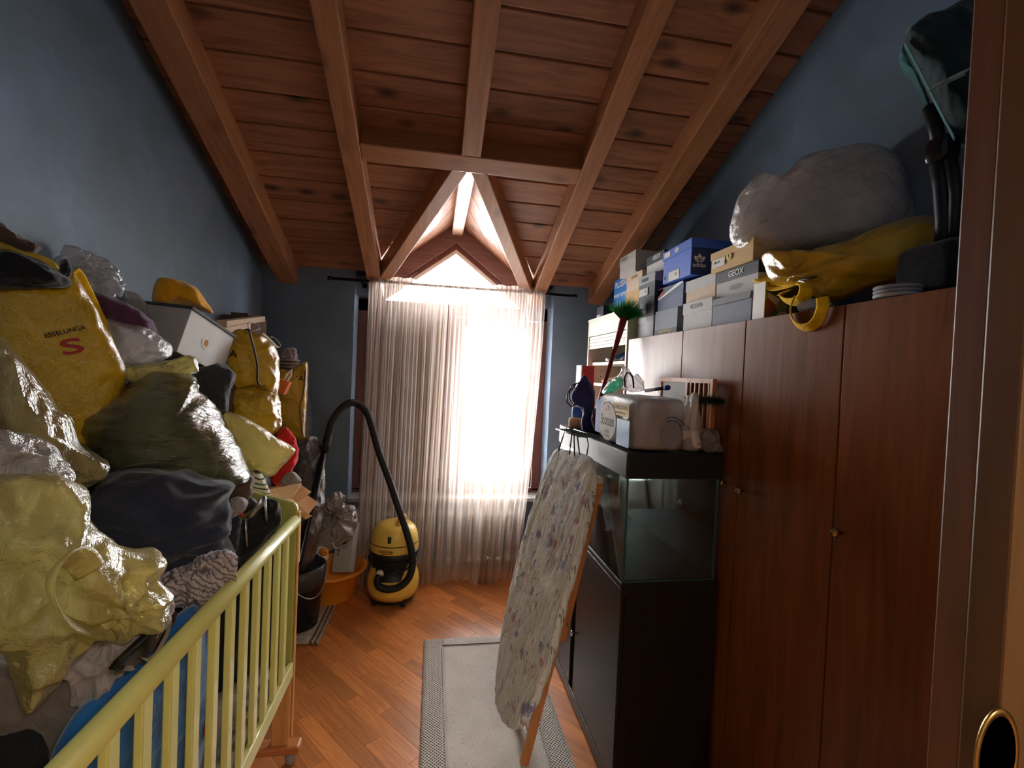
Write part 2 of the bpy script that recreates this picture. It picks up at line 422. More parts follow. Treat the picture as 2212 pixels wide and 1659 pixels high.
t = NT('fir_green'); cc = t.ramp(t.noise(t.coord(), 40), [(.3, c3(20, 40, 22)), (.7, c3(48, 78, 44))]); M['fir'] = t.done(t.principled(cc, .8))

# ================================================================== THE SETTING
XL, XR, YB = -1.22, 1.51, 3.60
YD = 0.50                       # door wall
TN = math.tan(math.radians(22.07))
ZD, ZB = 2.26, 2.13             # underside of the boarding / of the rafters at the window wall
zdeck = lambda y: ZD + TN * (YB - y)
zraft = lambda y: ZB + TN * (YB - y)
XC = 0.14                       # dormer axis
YT = 2.43                       # trimmer beam
VK = 0.57 / 1.07                # valley spread per metre

# ---- floor: slab, planks laid diagonally
floor = struct('floor', MB().box((-1.6, -1.5, -.08), (1.7, 3.97, -.012)), M['gapdark'], origin=(0, 0, 0))
pw, pl = 0.0705, 0.49
PL = MB().box((-pl / 2 + .0006, -pw / 2 + .0005, -.012), (pl / 2 - .0006, pw / 2 - .0005, 0)); 
plm = mesh_of(PL, 'plank', Vector((0, 0, 0))); plm.materials.append(M['parquet'])
ang = math.radians(-50.9); ca, sa = math.cos(ang), math.sin(ang)
rest = MB(); npl = 0
for j in range(-45, 46):
    offs = (j * 0.37 + random.uniform(-.06, .06)) % 1.0
    for i in range(-9, 10):
        u, w = (i + offs) * pl, j * pw
        x, y = -.168 + u * ca - w * sa, 2.074 + u * sa + w * ca
        if not (XL - .3 < x < 1.8 and -1.4 < y < YB + .3): continue
        if -1.0 < x < .85 and 1.45 < y < 3.62 and npl < 290:
            o = bpy.data.objects.new('plank', plm); COL.objects.link(o); o.parent = floor
            o.location = (x, y, 0); o.rotation_euler = (0, 0, ang); npl += 1
        else:
            rest.box((-pl / 2 + .0006, -pw / 2 + .0005, -.012), (pl / 2 - .0006, pw / 2 - .0005, 0), Matrix.Translation((x, y, 0)) @ Matrix.Rotation(ang, 4, 'Z'))
o = link('far_planks', rest, M['parquet'], floor); o['kind'] = 'stuff'

# ---- walls
def wallbox(name, a, b, m='wall'): return struct(name, MB().box(a, b), M[m], origin=(0, 0, 0))
zt = lambda y: zdeck(y) + .10
struct('wall_left', MB().prism([(XL, YD, -.02), (XL, YB + .4, -.02), (XL, YB + .4, zt(YB + .4)), (XL, YD, zt(YD))], (-.12, 0, 0)), M['wall'], origin=(0, 0, 0))
struct('wall_right', MB().prism([(XR, YD, -.02), (XR, YB + .4, -.02), (XR, YB + .4, zt(YB + .4)), (XR, YD, zt(YD))], (.12, 0, 0)), M['wall'], origin=(0, 0, 0))
NX0, NX1, NY = -.592, .902, 3.96
wb = MB()
wb.prism([(XL, YB, -.02), (NX0, YB, -.02), (NX0, YB, ZD + .02), (XL, YB, ZD + .02)], (0, .36, 0))
wb.prism([(NX1, YB, -.02), (XR, YB, -.02), (XR, YB, ZD + .02), (NX1, YB, ZD + .02)], (0, .36, 0))
wb.box((NX0, 3.74, -.02), (NX1, NY, .575))
# small plaster cheeks above the niche beside the dormer
wb.box((NX0, 3.70, 2.10), (-.45, NY, 2.34)); wb.box((.74, 3.70, 2.10), (NX1, NY, 2.34))
struct('wall_back', wb, M['wall'], origin=(0, 0, 0))
OX0, OX1 = -.46, .703
wf = MB()
wf.box((XL - .1, YD - .10, 0), (OX0, YD + .02, 4.0)); wf.box((OX1 + .006, YD + .008, 0), (XR + .1, YD + .03, 4.0))
wf.box((OX1 + .05, YD - .13, 0), (XR + .1, YD - .09, 4.0)); wf.box((OX0, YD - .10, 2.14), (OX1 + .05, YD + .02, 4.0))
struct('wall_front', wf, M['wall'], origin=(0, 0, 0))
wh = MB()  # unseen hallway shell, added to keep sky light out behind the camera
wh.box((-1.45, -1.5, 0), (1.6, -1.42, 2.45)); wh.box((-1.5, -1.5, 0), (-1.42, YD - .05, 2.45)); wh.box((1.55, -1.5, 0), (1.65, YD - .05, 2.45)); wh.box((-1.5, -1.5, 2.40), (1.65, YD - .02, 2.5))
struct('wall_hall_sky_block', wh, M['hall'], origin=(0, 0, 0))
hl_ = thing('hall_fill_fixture', 'round white fixture added unseen in the hallway to carry the fill light', 'lamp', (.72, -.95, 2.32))  # made-up fixture, out of view, goes with the added fill light
link('shade', MB().lathe([(.0, .0), (.20, .0), (.23, .03), (.22, .08), (.0, .08)], (.72, -.95, 2.32), 32), M['white'], hl_)
# pocket door: lining strip on the room side, leaf sliding into the wall
struct('trim_1', MB().box((OX1, YD + .004, 0), (OX1 + .055, YD + .045, 2.16)), M['jamb'], origin=(0, 0, 0), bev=.003)
door = struct('door_1', MB().box((.631, YD - .085, .01), (1.48, YD - .045, 2.13)), M['doorwood'], origin=(0, 0, 0), bev=.003)
struct('trim_slot_shade', MB().box((OX1 + .03, YD - .04, 0), (OX1 + .05, YD + .003, 2.14)), M['black'], origin=(0, 0, 0))  # black strip standing in for the shade of the door slot
pc = aty(2118, 1640, YD - .087)
ring = MB(); N_ = 32
MR = Matrix.Rotation(-math.pi / 2, 4, 'X') @ Matrix.Identity(4)
ring.lathe([(.031, 0), (.036, 0), (.036, .003), (.031, .003), (.031, 0)], (0, 0, 0), 36, .80, 1.5, caps=False)
ring.v = [Vector((p.x, -p.z, p.y)) + Vector((pc.x + .022, YD - .085, pc.z)) for p in ring.v]
ro = link('flush_pull', ring, M['brass'], door)
cup = MB(); cup.lathe([(.0001, .0022), (.031, .0022), (.0312, .0022)], (0, 0, 0), 36, .80, 1.5)
cup.v = [Vector((p.x, -p.z, p.y)) + Vector((pc.x + .022, YD - .0852, pc.z)) for p in cup.v]
link('pull_cup', cup, M['black'], ro)

# ---- ceiling: boarding, rafters, dormer
def deckpoly(poly, th, zf=zdeck):
    return MB().prism([(x, y, zf(y)) for x, y in poly], (0, 0, th))
cb = MB()
vl = lambda y: .57 if False else VK * max(0, y - YT)
cb.prism([(XL - .1, YD - .1, zdeck(YD - .1) + .024), (XR + .1, YD - .1, zdeck(YD - .1) + .024), (XR + .1, YT, zdeck(YT) + .024), (XL - .1, YT, zdeck(YT) + .024)], (0, 0, .06))
for sg, xw in ((-1, XL - .1), (1, XR + .1)):
    ye = YB + .4
    p = [(xw, YT), (XC, YT), (XC + sg * VK * (ye - YT), ye), (xw, ye)]
    if sg > 0: p = p[::-1]
    cb.prism([(x, y, zdeck(y) + .024) for x, y in p], (0, 0, .06))
ZR = zdeck(YT); DS = (ZR - zdeck(3.5)) / .57
zdorm = lambda x: ZR - DS * abs(x - XC)
for sg in (-1, 1):
    p = [(XC, YT), (XC, 3.98), (XC + sg * .80, 3.98), (XC + sg * VK * (3.98 - YT), 3.98)]
    p = [(XC, YT - .05), (XC, 3.98), (XC + sg * VK * (3.98 - YT), 3.98)]
    if sg < 0: p = p[::-1]
    cb.prism([(x, y, zdorm(x) + .024) for x, y in p], (0, 0, .06))
ceil = struct('ceiling', cb, M['gapdark'], origin=(0, 0, 0))
y1 = YB + .012; step = .1605; row = 0
while y1 > YD - .05:
    y0 = y1 - step; ya, yb = y0 + .005, y1 - .005
    def seg(poly):
        m = MB().prism([(x, y, zdeck(y)) for x, y in poly], (0, 0, .02)); link('ceiling_plank', m, M['roofwood'], ceil, bev=.003)
    if yb > YT:
        yc = max(ya, YT)
        seg([(XL, ya), (XC - VK * max(0, ya - YT), ya), (XC - VK * (yb - YT), yb), (XL, yb)])
        seg([(XC + VK * max(0, ya - YT), ya), (XR, ya), (XR, yb), (XC + VK * (yb - YT), yb)])
    else:
        cuts = [XL] + sorted(random.sample([-.45, XC, .77], random.choice((1, 2)))) + [XR]
        for a, b in zip(cuts, cuts[1:]): seg([(a + .0008, ya), (b - .0008, ya), (b - .0008, yb), (a + .0008, yb)])
    y1 = y0; row += 1
# dormer cheeks: boards parallel to the valley
for sg in (-1, 1):
    for k in range(5):
        d0, d1 = k * .27 + .004, (k + 1) * .27 - .004
        a0, a1 = YT + d0, YT + d1
        ye = 3.93
        if a0 >= ye: break
        poly = [(XC, a0), (XC, min(a1, ye)), (XC + sg * VK * max(0, ye - a1), ye), (XC + sg * VK * (ye - a0), ye)]
        if a1 >= ye: poly = [(XC, a0), (XC, ye), (XC + sg * VK * (ye - a0), ye)]
        if sg < 0: poly = poly[::-1]
        link('dormer_board', MB().prism([(x, y, zdorm(x)) for x, y in poly], (0, 0, .02)), M['dormer'], ceil)
def beam(name, A, B, w, h, mat, side=None):
    """A, B: centre line of the underside; box of width w and height h upward"""
    A, B = Vector(A), Vector(B); d = (B - A).normalized()
    s = Vector(side).normalized() if side else d.cross(Vector((0, 0, 1))).normalized()
    u = s.cross(d).normalized()
    return link(name, MB().para(A - s * w / 2, B - A, s * w, u * h), M[mat], ceil, bev=.005)
for x, w in ((-1.055, .135), (-.445, .098), (.765, .100), (1.245, .125)):
    ye = YB + .10
    beam('rafter', (x, YD, zraft(YD)), (x, ye, zraft(ye)), w, .125, 'beam')
beam('rafter', (XC, YD, zraft(YD)), (XC, YT - .05, zraft(YT - .05)), .098, .125, 'beam')
link('trimmer_beam', MB().para((-.396, YT - .05, zraft(YT - .05)), (1.111, 0, 0), (0, .10, -.10 * TN), (0, .05, .115)), M['beamx'], ceil, bev=.005)
for sg in (-1, 1):
    A = Vector((XC + sg * .05, YT + .05, zraft(YT + .05) + .005)); B = Vector((XC + sg * .535, 3.53, zraft(3.53)))
    beam('valley_rafter', A, B, .085, .11, 'beam')
beam('ridge_beam', (XC, YT + .04, 2.635), (XC, 3.83, 2.635), .085, .085, 'ridge')
# gable frame: barge boards, triangular window
GY = 3.80
zg0 = 2.555; hz = 2.085
def slope_strip(off0, off1, sg, y0, y1):
    """band following the dormer slope between two heights below the boards"""
    x1 = XC + sg * .62
    P = [(XC, ZR - off0), (XC, ZR - off1), (x1, ZR - off1 - DS * .62), (x1, ZR - off0 - DS * .62)]
    if sg > 0: P = P[::-1]
    return [(x, y0, z) for x, z in P], (0, y1 - y0, 0)
for sg in (-1, 1):
    p, e = slope_strip(.0, .155, sg, GY, GY + .12); link('barge_board', MB().prism(p, e), M['barge'], ceil)
    p, e = slope_strip(.15, .20, sg, GY + .03, GY + .10); link('barge_batten', MB().prism(p, e), M['winframe'], ceil)

# ---- windows
za = ZR - .195
def tri(x0, x1, zb, zt_): return None
w2 = MB(); hw = (za - hz) / DS
for sg in (-1, 1):
    P = [(XC, za), (XC + sg * hw, hz), (XC + sg * (hw - .05), hz), (XC, za - .04)]
    if sg > 0: P = P[::-1]
    w2.prism([(x, GY + .045, z) for x, z in P], (0, .04, 0))
win2 = struct('window_2', w2, M['white'], origin=(0, 0, 0))
link('pane', MB().prism([(XC - hw + .05, GY + .06, hz), (XC + hw - .05, GY + .06, hz), (XC, GY + .06, za - .04)], (0, .006, 0)), M['glass'], win2)
w1 = MB(); FY0, FY1 = 3.79, 3.86
w1.box((NX0, FY0, .60), (NX0 + .075, FY1, hz)); w1.box((NX1 - .075, FY0, .60), (NX1, FY1, hz))
w1.box((NX0, FY0, 1.99), (NX1, FY1, hz)); w1.box((NX0, FY0, .575), (NX1, FY1, .62))
# timber infill beside the gable
for sg, xe in ((-1, NX0), (1, NX1)):
    P = [(xe, hz), (XC + sg * (hw - .02), hz), (XC + sg * (hw - .30), hz + .24), (xe, hz + .24)]
    if sg < 0: P = P[::-1]
    w1.prism([(x, FY0 + .03, z) for x, z in P], (0, .03, 0))
win1 = struct('window_1', w1, M['winframe'], origin=(0, 0, 0), bev=.004)
xm = .155
for a, b, nm in ((NX0 + .08, xm - .003, 'l'), (xm + .003, NX1 - .08, 'r')):
    s = MB(); y0, y1_ = FY0 - .012, FY1 - .02
    fr = .075
    s.box((a, y0, .625), (a + fr, y1_, 1.985)); s.box((b - fr, y0, .625), (b, y1_, 1.985))
    s.box((a + fr, y0, .625), (b - fr, y1_, .68)); s.box((a + fr, y0, 1.915), (b - fr, y1_, 1.985))
    sash = link('sash', s, M['winframe'], win1, bev=.004)
    link('pane', MB().box((a + fr, FY0 + .018, .68), (b - fr, FY0 + .024, 1.915)), M['glass'], sash)
    h = MB()
    for zz in (.85, 1.72): h.box((a + .004 if nm == 'l' else b - .012, y0 - .006, zz), (a + .012 if nm == 'l' else b - .004, y0, zz + .06))
    link('hinge', h, M['steel'], sash)
link('sill', MB().box((NX0, 3.60, .555), (NX1, 3.80, .585)), M['stone'], win1, bev=.004)
sh = link('shutter', MB().box((NX0 + .02, 3.90, .60), (NX0 + .08, 3.94, 2.06)).box((.10, 3.90, .60), (.16, 3.94, 2.06)).box((NX0 + .08, 3.90, .60), (.10, 3.94, .66)).box((NX0 + .08, 3.90, 2.0), (.10, 3.94, 2.06)).box((NX0 + .05, 3.94, .60), (.13, 3.95, 2.06)), M['shutter'], win1)
for k in range(26):
    z = .665 + k * .0515
    link('slat', MB().para((NX0 + .08, 3.895, z), (.612, 0, 0), (0, .05, .028), (0, -.004, .032)), M['shutter'], sh)
# balcony railing outside the open half
rl = thing('balcony_railing', 'thin grey metal railing outside the window behind the sheer curtain', 'railing', (.4, 4.75, .2))
link('top_rail', MB().tube([(-1.0, 4.75, 1.13), (1.9, 4.75, 1.13)], .012, 8), M['steel'], rl)
for k in range(15): link('baluster', MB().tube([(-1.0 + k * .205, 4.75, .2), (-1.0 + k * .205, 4.75, 1.13)], .006, 6), M['steel'], rl)
struct('floor_balcony', MB().box((-1.4, 3.97, .05), (2.2, 5.0, .2)), M['stone'], origin=(0, 0, 0))

# ================================================================== soft-body and print helpers
def catmull(P, n):
    m = len(P); out = []
    per = max(2, n // m)
    for i in range(m):
        a, b, c, d = P[i - 1], P[i], P[(i + 1) % m], P[(i + 2) % m]
        for k in range(per):
            t_ = k / per
            out.append(.5 * ((2 * b) + (c - a) * t_ + (2 * a - 5 * b + 4 * c - d) * t_ ** 2 + (3 * b - a - 3 * c + d) * t_ ** 3))
    return out
def puff(px, Y=None, X=None, front=.10, back=.10, yaw=0, wr=.008, ws=9, seed=0, ctr=None, n=90, rings=20, p=2.4, stretch=(1, 1, 1), gather=None, scale=1, edge=.5, sharp=False, lean=0, plane=None, oct=3):
    """bag / cushion / cloth heap: outline on an upright plane, swollen to both sides, creased"""
    cx = sum(q[0] for q in px) / len(px); cy = sum(q[1] for q in px) / len(px)
    if ctr: cx, cy = ctr
    C = plane[0] if plane else (aty(cx, cy, Y) if Y is not None else atx(cx, cy, X))
    nv = Vector((-C.x, -C.y, 0)).normalized(); nv.rotate(Matrix.Rotation(math.radians(yaw), 3, 'Z'))
    U = Vector((0, 0, 1)).cross(nv).normalized()
    if lean: nv.rotate(Matrix.Rotation(math.radians(lean), 3, U))
    V = nv.cross(U)
    if plane:
        C, P2, P3 = plane; nv = (P2 - C).cross(P3 - C).normalized()
        if nv.dot(EYE - C) < 0: nv = -nv
        U = Vector((0, 0, 1)).cross(nv).normalized(); V = nv.cross(U)
        d = ray(cx, cy); C = EYE + d * ((C - EYE).dot(nv) / d.dot(nv))
    def hit(q):
        d = ray(*q); t_ = (C - EYE).dot(nv) / d.dot(nv); w = EYE + d * t_ - C
        return Vector((w.dot(U), w.dot(V)))
    out = [hit(q) * scale for q in px]
    bd = out if sharp else catmull(out, n)
    if sharp:
        bd = []
        per = max(2, n // len(out))
        for i in range(len(out)):
            a, b = out[i], out[(i + 1) % len(out)]
            for k in range(per): bd.append(a.lerp(b, k / per))
    nb = len(bd); off = Vector((seed * 3.17, seed * 1.3, seed * 2.1)); st = Vector(stretch)
    G = hit(gather[0]) if gather else None
    def dis(w):
        q = Vector((w.x * st.x, w.y * st.y, w.z * st.z)) * ws + off
        d = (.55 - 1.6 * abs(noise.noise(q)))
        if oct > 1: d += .5 * (.5 - 1.5 * abs(noise.noise(q * 2.3)))
        if oct > 2: d += .22 * noise.noise(q * 5.1)
        return d
    mb = MB(); V_, F_ = [], []
    def pt(r, k, sgn):
        b = bd[k]; u = b * r
        h = (1 - r ** p) ** edge if r < 1 else 0
        T = front if sgn > 0 else back
        w0 = C + U * u.x + V * u.y + nv * (h * T * sgn)
        a = wr * dis(w0)
        if G is not None:
            dv = u - G; th = math.atan2(dv.y, dv.x); L = dv.length
            a += gather[1] * math.sin(th * gather[2] + 2 * noise.noise(w0 * 4)) * math.exp(-L / gather[3])
        return w0 + nv * (a * sgn * min(1, h * 2.2)) + (U * u.x + V * u.y) * (a * .7 * r / max(.05, u.length))
    for sgn in (1, -1):
        b0 = len(V_)
        V_.append(pt(0, 0, sgn))
        for j in range(1, rings + 1):
            r = math.sin(j / rings * math.pi / 2) ** .9
            if j == rings: r = 1
            for k in range(nb): V_.append(pt(r, k, sgn))
        for k in range(nb):
            f = (b0, b0 + 1 + k, b0 + 1 + (k + 1) % nb); F_.append(f if sgn > 0 else f[::-1])
        for j in range(rings - 1):
            for k in range(nb):
                a0 = b0 + 1 + j * nb; a1 = a0 + nb; k2 = (k + 1) % nb
                f = (a0 + k, a1 + k, a1 + k2, a0 + k2); F_.append(f if sgn > 0 else f[::-1])
    mb.add(V_, F_, True); mb.frame = (C, U, V, nv)
    return mb
def soft(name, label, cat, mat, px, group=None, **k):
    mb = puff(px, **k); o = link(name, mb, M[mat]); o['_f'] = 1
    FR[o.name] = mb.frame
    return tag(o, label, cat, group)
FR = {}
def softpart(name, parent, mat, px, **k):
    mb = puff(px, **k); return link(name, mb, M[mat], parent)

TXT = {}
def text_geo(s):
    if s in TXT: return TXT[s]
    c = bpy.data.curves.new('txt', 'FONT'); c.body = s; c.align_x = 'CENTER'; c.align_y = 'CENTER'; c.resolution_u = 3; c.offset = .014
    o = bpy.data.objects.new('txt', c); COL.objects.link(o)
    bpy.context.view_layer.update()
    me = bpy.data.meshes.new_from_object(o)
    TXT[s] = ([v.co.copy() for v in me.vertices], [list(p.vertices) for p in me.polygons])
    bpy.data.objects.remove(o); bpy.data.meshes.remove(me)
    return TXT[s]
def text(parent, s, o, ex, ey, size, mat, name='lettering', bold=1.0):
    vs_, fs = text_geo(s); ex, ey, o = Vector(ex).normalized(), Vector(ey).normalized(), Vector(o)
    mb = MB().add([o + ex * (v.x * size * bold) + ey * (v.y * size) for v in vs_], fs)
    return link(name, mb, M[mat], parent)
def rect(parent, name, o, ex, ey, w, h, mat):
    ex, ey, o = Vector(ex).normalized() * w / 2, Vector(ey).normalized() * h / 2, Vector(o)
    return link(name, MB().add([o - ex - ey, o + ex - ey, o + ex + ey, o - ex + ey], [(0, 1, 2, 3)]), M[mat], parent)
def disc(parent, name, o, ex, ey, a, b, mat, n=28):
    ex, ey, o = Vector(ex).normalized(), Vector(ey).normalized(), Vector(o)
    return link(name, MB().add([o + ex * math.cos(6.28319 * k / n) * a + ey * math.sin(6.28319 * k / n) * b for k in range(n)], [list(range(n))]), M[mat], parent)

# ================================================================== CURTAINS, ROD, RADIATOR
RY = 3.49
r0, r1 = aty(712, 600, RY), aty(1243, 640, RY)
rod = thing('curtain_rod', 'thin dark metal curtain rod across the window niche', 'curtain rod', (.14, RY, 2.15))
zr = (r0.z + r1.z) / 2
link('pole', MB().tube([(r0.x, RY, zr), (r1.x, RY, zr)], .010, 12), M['black'], rod)
for x in (r0.x, r1.x): link('end_cap', MB().tube([(x - .012, RY, zr), (x + .012, RY, zr)], .0135, 12), M['blackgloss'], rod)
for x in (-.54, .84): link('bracket', MB().tube([(x, RY, zr), (x, YB + .12, zr)], .007, 8).tube([(x, YB + .1, zr), (x, YB + .12, zr)], .02, 10), M['black'], rod)
def curtain(x0, x1, b0, b1, npl_, seed, label):
    rnd = random.Random(seed); ph = [rnd.uniform(0, 6.28) for _ in range(6)]
    mb = MB(); nu, nv = 300, 60
    def fn(u, v):
        z = zr + .035 - v * (zr + .035 - .012)
        k = min(1, v * 1.6)
        xa, xb = x0 + (b0 - x0) * v ** 1.5, x1 + (b1 - x1) * v ** 1.5
        uu = u + .012 * math.sin(u * 9 + ph[0] + v * 1.4) * k
        x = xa + (xb - xa) * uu
        top = .007 * math.sin(u * npl_ * 2 * 6.283 + ph[3]) + .006 * math.sin(u * npl_ * 3.3 * 6.283)
        low = (.014 + .020 * v) * math.sin(u * npl_ * 6.283 + 1.9 * math.sin(u * 11 + ph[1]) + 1.1 * math.sin(u * 23 + ph[4]) + .6 * math.sin(v * 3)) * (.6 + .4 * math.sin(u * 7 + ph[0])) + .010 * math.sin(u * npl_ * 2.3 * 6.283 + ph[2]) * (1 - .5 * v) + .012 * math.sin(u * npl_ * .41 * 6.283 + ph[2])
        f = max(0, min(1, (v - .03) / .12))
        y = RY - .030 + top * (1 - f) + low * f
        if v < .035: x += .004 * math.sin(u * 160) ; y += .004 * math.sin(u * 210 + ph[4])
        z += .004 * math.sin(u * 40 + ph[5]) * (1 if v > .99 or v < .01 else 0) + (.018 * math.sin(u * 11 + ph[2]) if v > .97 else 0)
        return Vector((x, y - .03 * v, max(z, .006)))
    mb.grid(fn, nu, nv)
    o = link('curtain', mb, M['curtain']); return tag(o, label, 'curtain')
cu = [curtain(-.475, .085, -.50, .055, 9, 3, 'gathered cream sheer curtain panel in front of the closed shutter'),
      curtain(.092, .80, .062, .66, 10, 5, 'gathered cream sheer curtain panel glowing in front of the bright pane')]
rad = thing('radiator', 'white cast column radiator below the window sill', 'radiator', (.14, 3.66, .08))
for k in range(17):
    x = -.53 + k * .0775; s = MB()
    for yy in (3.635, 3.685): s.tube([(x, yy, .10), (x, yy, .44)], .012, 8)
    s.tube([(x, 3.615, .44), (x, 3.64, .468), (x, 3.68, .468), (x, 3.705, .44)], .021, 8); s.tube([(x, 3.615, .11), (x, 3.64, .085), (x, 3.68, .085), (x, 3.705, .11)], .021, 8)
    link('section', s, M['white'], rad)

# ================================================================== WARDROBE WALL
WX = 1.10; WT = 1.78
wd = thing('wardrobe', 'long low cherry veneer wardrobe with flat doors and small knobs', 'wardrobe', (1.30, 1.6, 0))
link('carcass', MB().box((WX + .022, .70, 0), (1.50, 2.58, WT)), M['cherrydark'], wd)
ys = [2.58, 1.977, 1.542, 1.127, .70]
for i in range(4):
    d = link('door', MB().box((WX, ys[i + 1] + .0025, .03), (WX + .02, ys[i] - .0025, WT)), M['cherry'], wd, bev=.0015)
    kp = {0: (2.03, 1.17), 1: (1.608, 1.178), 2: (1.506, 1.172), 3: (1.098, 1.162)}[i]
    kb = MB(); kb.lathe([(.004, 0), (.004, .012), (.011, .016), (.013, .022), (.009, .028), (.0, .029)], (0, 0, 0), 16)
    kb.v = [Vector((WX - p.z, kp[0] + p.x, kp[1] + p.y)) for p in kb.v]
    link('knob', kb, M['brass'], d)

# white roller-shutter shoe cabinet
SX, SY0, SY1, ST = 1.10, 2.605, 3.316, 1.95
sc_ = thing('shoe_cabinet', 'ivory cabinet with roller shutter half raised over shelves of shoes', 'cabinet', (1.3, 2.96, 0))
link('side_panel', MB().box((SX, SY1 - .02, 0), (1.50, SY1, ST)), M['ivory'], sc_, bev=.002)
link('side_panel', MB().box((SX, SY0, 0), (1.50, SY0 + .02, ST)), M['ivory'], sc_, bev=.002)
link('top', MB().box((SX - .004, SY0, ST), (1.50, SY1, ST + .018)), M['ivory'], sc_, bev=.002)
link('back', MB().box((1.485, SY0 + .02, 0), (1.50, SY1 - .02, ST)), M['cream'], sc_)
link('fascia', MB().box((SX, SY0 + .02, 1.845), (SX + .02, SY1 - .02, ST)), M['ivory'], sc_, bev=.002)
for k in range(4):
    s_ = link('shutter_slat', MB().box((SX + .006, SY0 + .022, 1.755 + k * .022), (SX + .014, SY1 - .022, 1.775 + k * .022)), M['ivory'], sc_, bev=.002)
for z in (1.640, 1.495, 1.30, 1.0, .7):
    link('shelf', MB().box((SX + .03, SY0 + .02, z), (1.485, SY1 - .02, z + .022)), M['white'], sc_, bev=.006)
for z in (1.72, 1.60, 1.56, 1.43, 1.40): link('peg_hole', MB().box((SX + .10, SY1 - .0205, z), (SX + .106, SY1 - .0195, z + .006)), M['black'], sc_)
text(sc_, 'W', (SX + .0055, SY0 + .06, 1.785), (0, -1, 0), (0, 0, 1), .02, 'inkblack', 'maker_mark')

def shoe(name, label, cat, loc, L, H, ankle, mats, rz, group=None, toe=.35):
    r = thing(name, label, cat, loc, group); Mx = Matrix.Translation(Vector(loc)) @ Matrix.Rotation(rz, 4, 'Z')
    def loft(secs):
        mb = MB(); seg = 14; V = []
        for x, w, z0, z1 in secs:
            for k in range(seg):
                th = 6.28319 * k / seg
                V.append(Mx @ Vector((x, w * math.cos(th), (z0 + z1) / 2 + (z1 - z0) / 2 * math.sin(th))))
        F = [(i * seg + k, i * seg + (k + 1) % seg, (i + 1) * seg + (k + 1) % seg, (i + 1) * seg + k) for i in range(len(secs) - 1) for k in range(seg)]
        F += [list(range(seg))[::-1], list(range((len(secs) - 1) * seg, len(secs) * seg))]
        return mb.add(V, F, True)
    link('sole', loft([(-.5 * L, .02, .0, .03), (-.46 * L, .036, 0, .03), (-.1 * L, .034, .002, .026), (.25 * L, .045, 0, .024), (.44 * L, .036, .003, .024), (.5 * L, .012, .006, .022)]), M[mats[1]], r)
    link('upper', loft([(-.49 * L, .015, .02, H * .75), (-.43 * L, .033, .02, H), (-.25 * L, .036, .02, H), (-.05 * L, .036, .02, H * .82), (.18 * L, .042, .02, H * .52), (.38 * L, .036, .02, H * .42), (.49 * L, .014, .02, H * .3)]), M[mats[0]], r)
    if ankle:
        a = MB().tube([Mx @ Vector((-.30 * L, 0, H * .7)), Mx @ Vector((-.31 * L, 0, H * 1.2)), Mx @ Vector((-.31 * L, 0, ankle))], [.036, .034, .037], 14); link('shaft', a, M[mats[2]], r)
    return r
for y, lb in ((2.685, 'tan leather ankle boot with grey sole standing against the wardrobe side'), (2.775, 'tan leather ankle boot with grey sole right beside the broom handle')): shoe('ankle_boot', lb, 'boot', (1.26, y, 1.662), .24, .07, .115, ('greycloth', 'bxslate', 'cardin'), math.pi, 'pair of tan boots on the cabinet shelf')
shoe('sneaker', 'navy blue sneaker beside the tan boots', 'shoe', (1.25, 3.02, 1.662), .23, .085, 0, ('bxnavy', 'white', 'navy'), math.pi)
shoe('sneaker', 'teal and grey sneaker between navy sneaker and broom handle', 'shoe', (1.25, 2.925, 1.662), .23, .08, 0, ('bxteal', 'bxlight', 'navy'), math.pi)
shoe('sandal', 'beige open sandal at the end of the lower shelf', 'shoe', (1.24, 3.05, 1.517), .23, .075, 0, ('bxtan', 'cardin', 'cardin'), math.pi)
shoe('slipper', 'pale grey slipper next to the beige sandal', 'shoe', (1.24, 2.95, 1.517), .22, .07, 0, ('bxlight', 'white', 'cardin'), math.pi)
shoe('slipper', 'mauve slipper lying behind the broom handle on the lower shelf', 'shoe', (1.24, 2.83, 1.517), .22, .07, 0, ('purple', 'bxdark', 'cardin'), math.pi)
shoe('sneaker', 'dark brown sneaker leaning in the corner of the lower shelf', 'shoe', (1.25, 2.72, 1.517), .23, .09, 0, ('brown', 'bxdark', 'cardin'), math.pi)

# ---- boxes on wardrobe and cabinet
def shoebox(label, X, y0, y1, z0, z1, body, lid=None, lh=.035, depth=.29, marks=(), tilt=0, name='shoe_box', cat='shoe box', group=None, gap=0):
    r = thing(name, label, cat, (X + depth / 2, (y0 + y1) / 2, z0), group)
    R = Matrix.Translation(Vector(((X), (y0 + y1) / 2, z0))) @ Matrix.Rotation(tilt, 4, 'X') @ Matrix.Translation(-Vector((X, (y0 + y1) / 2, z0)))
    i = .003 if lid else 0
    link('body', MB().box((X + i, y0 + i, z0), (X + depth - i, y1 - i, z1 - (.004 if lid else 0)), R), M[body], r, bev=.0015)
    if lid:
        R2 = R @ Matrix.Translation((0, 0, gap))
        link('lid', MB().box((X, y0, z1 - lh), (X + depth, y1, z1), R2), M[lid], r, bev=.0015)
    for mk in marks:
        kind, u, v, sz, mat = mk[:5]      # u from the far end (0) to the near end (1), v upward
        o = R @ Vector((X - .0012 + (i if False else 0), y1 + (y0 - y1) * u, z0 + (z1 - z0) * v))
        ex = R.to_3x3() @ Vector((0, -1, 0)); ey = R.to_3x3() @ Vector((0, 0, 1))
        if kind == 'rect': rect(r, 'printed_label', o, ex, ey, sz[0], sz[1], mat)
        elif kind == 'disc': disc(r, 'round_emblem', o, ex, ey, sz, sz, mat)
        else: text(r, kind, o - Vector((.0006, 0, 0)), ex, ey, sz, mat)
    return r, R
g_ = 'shoe boxes piled on the wardrobe'
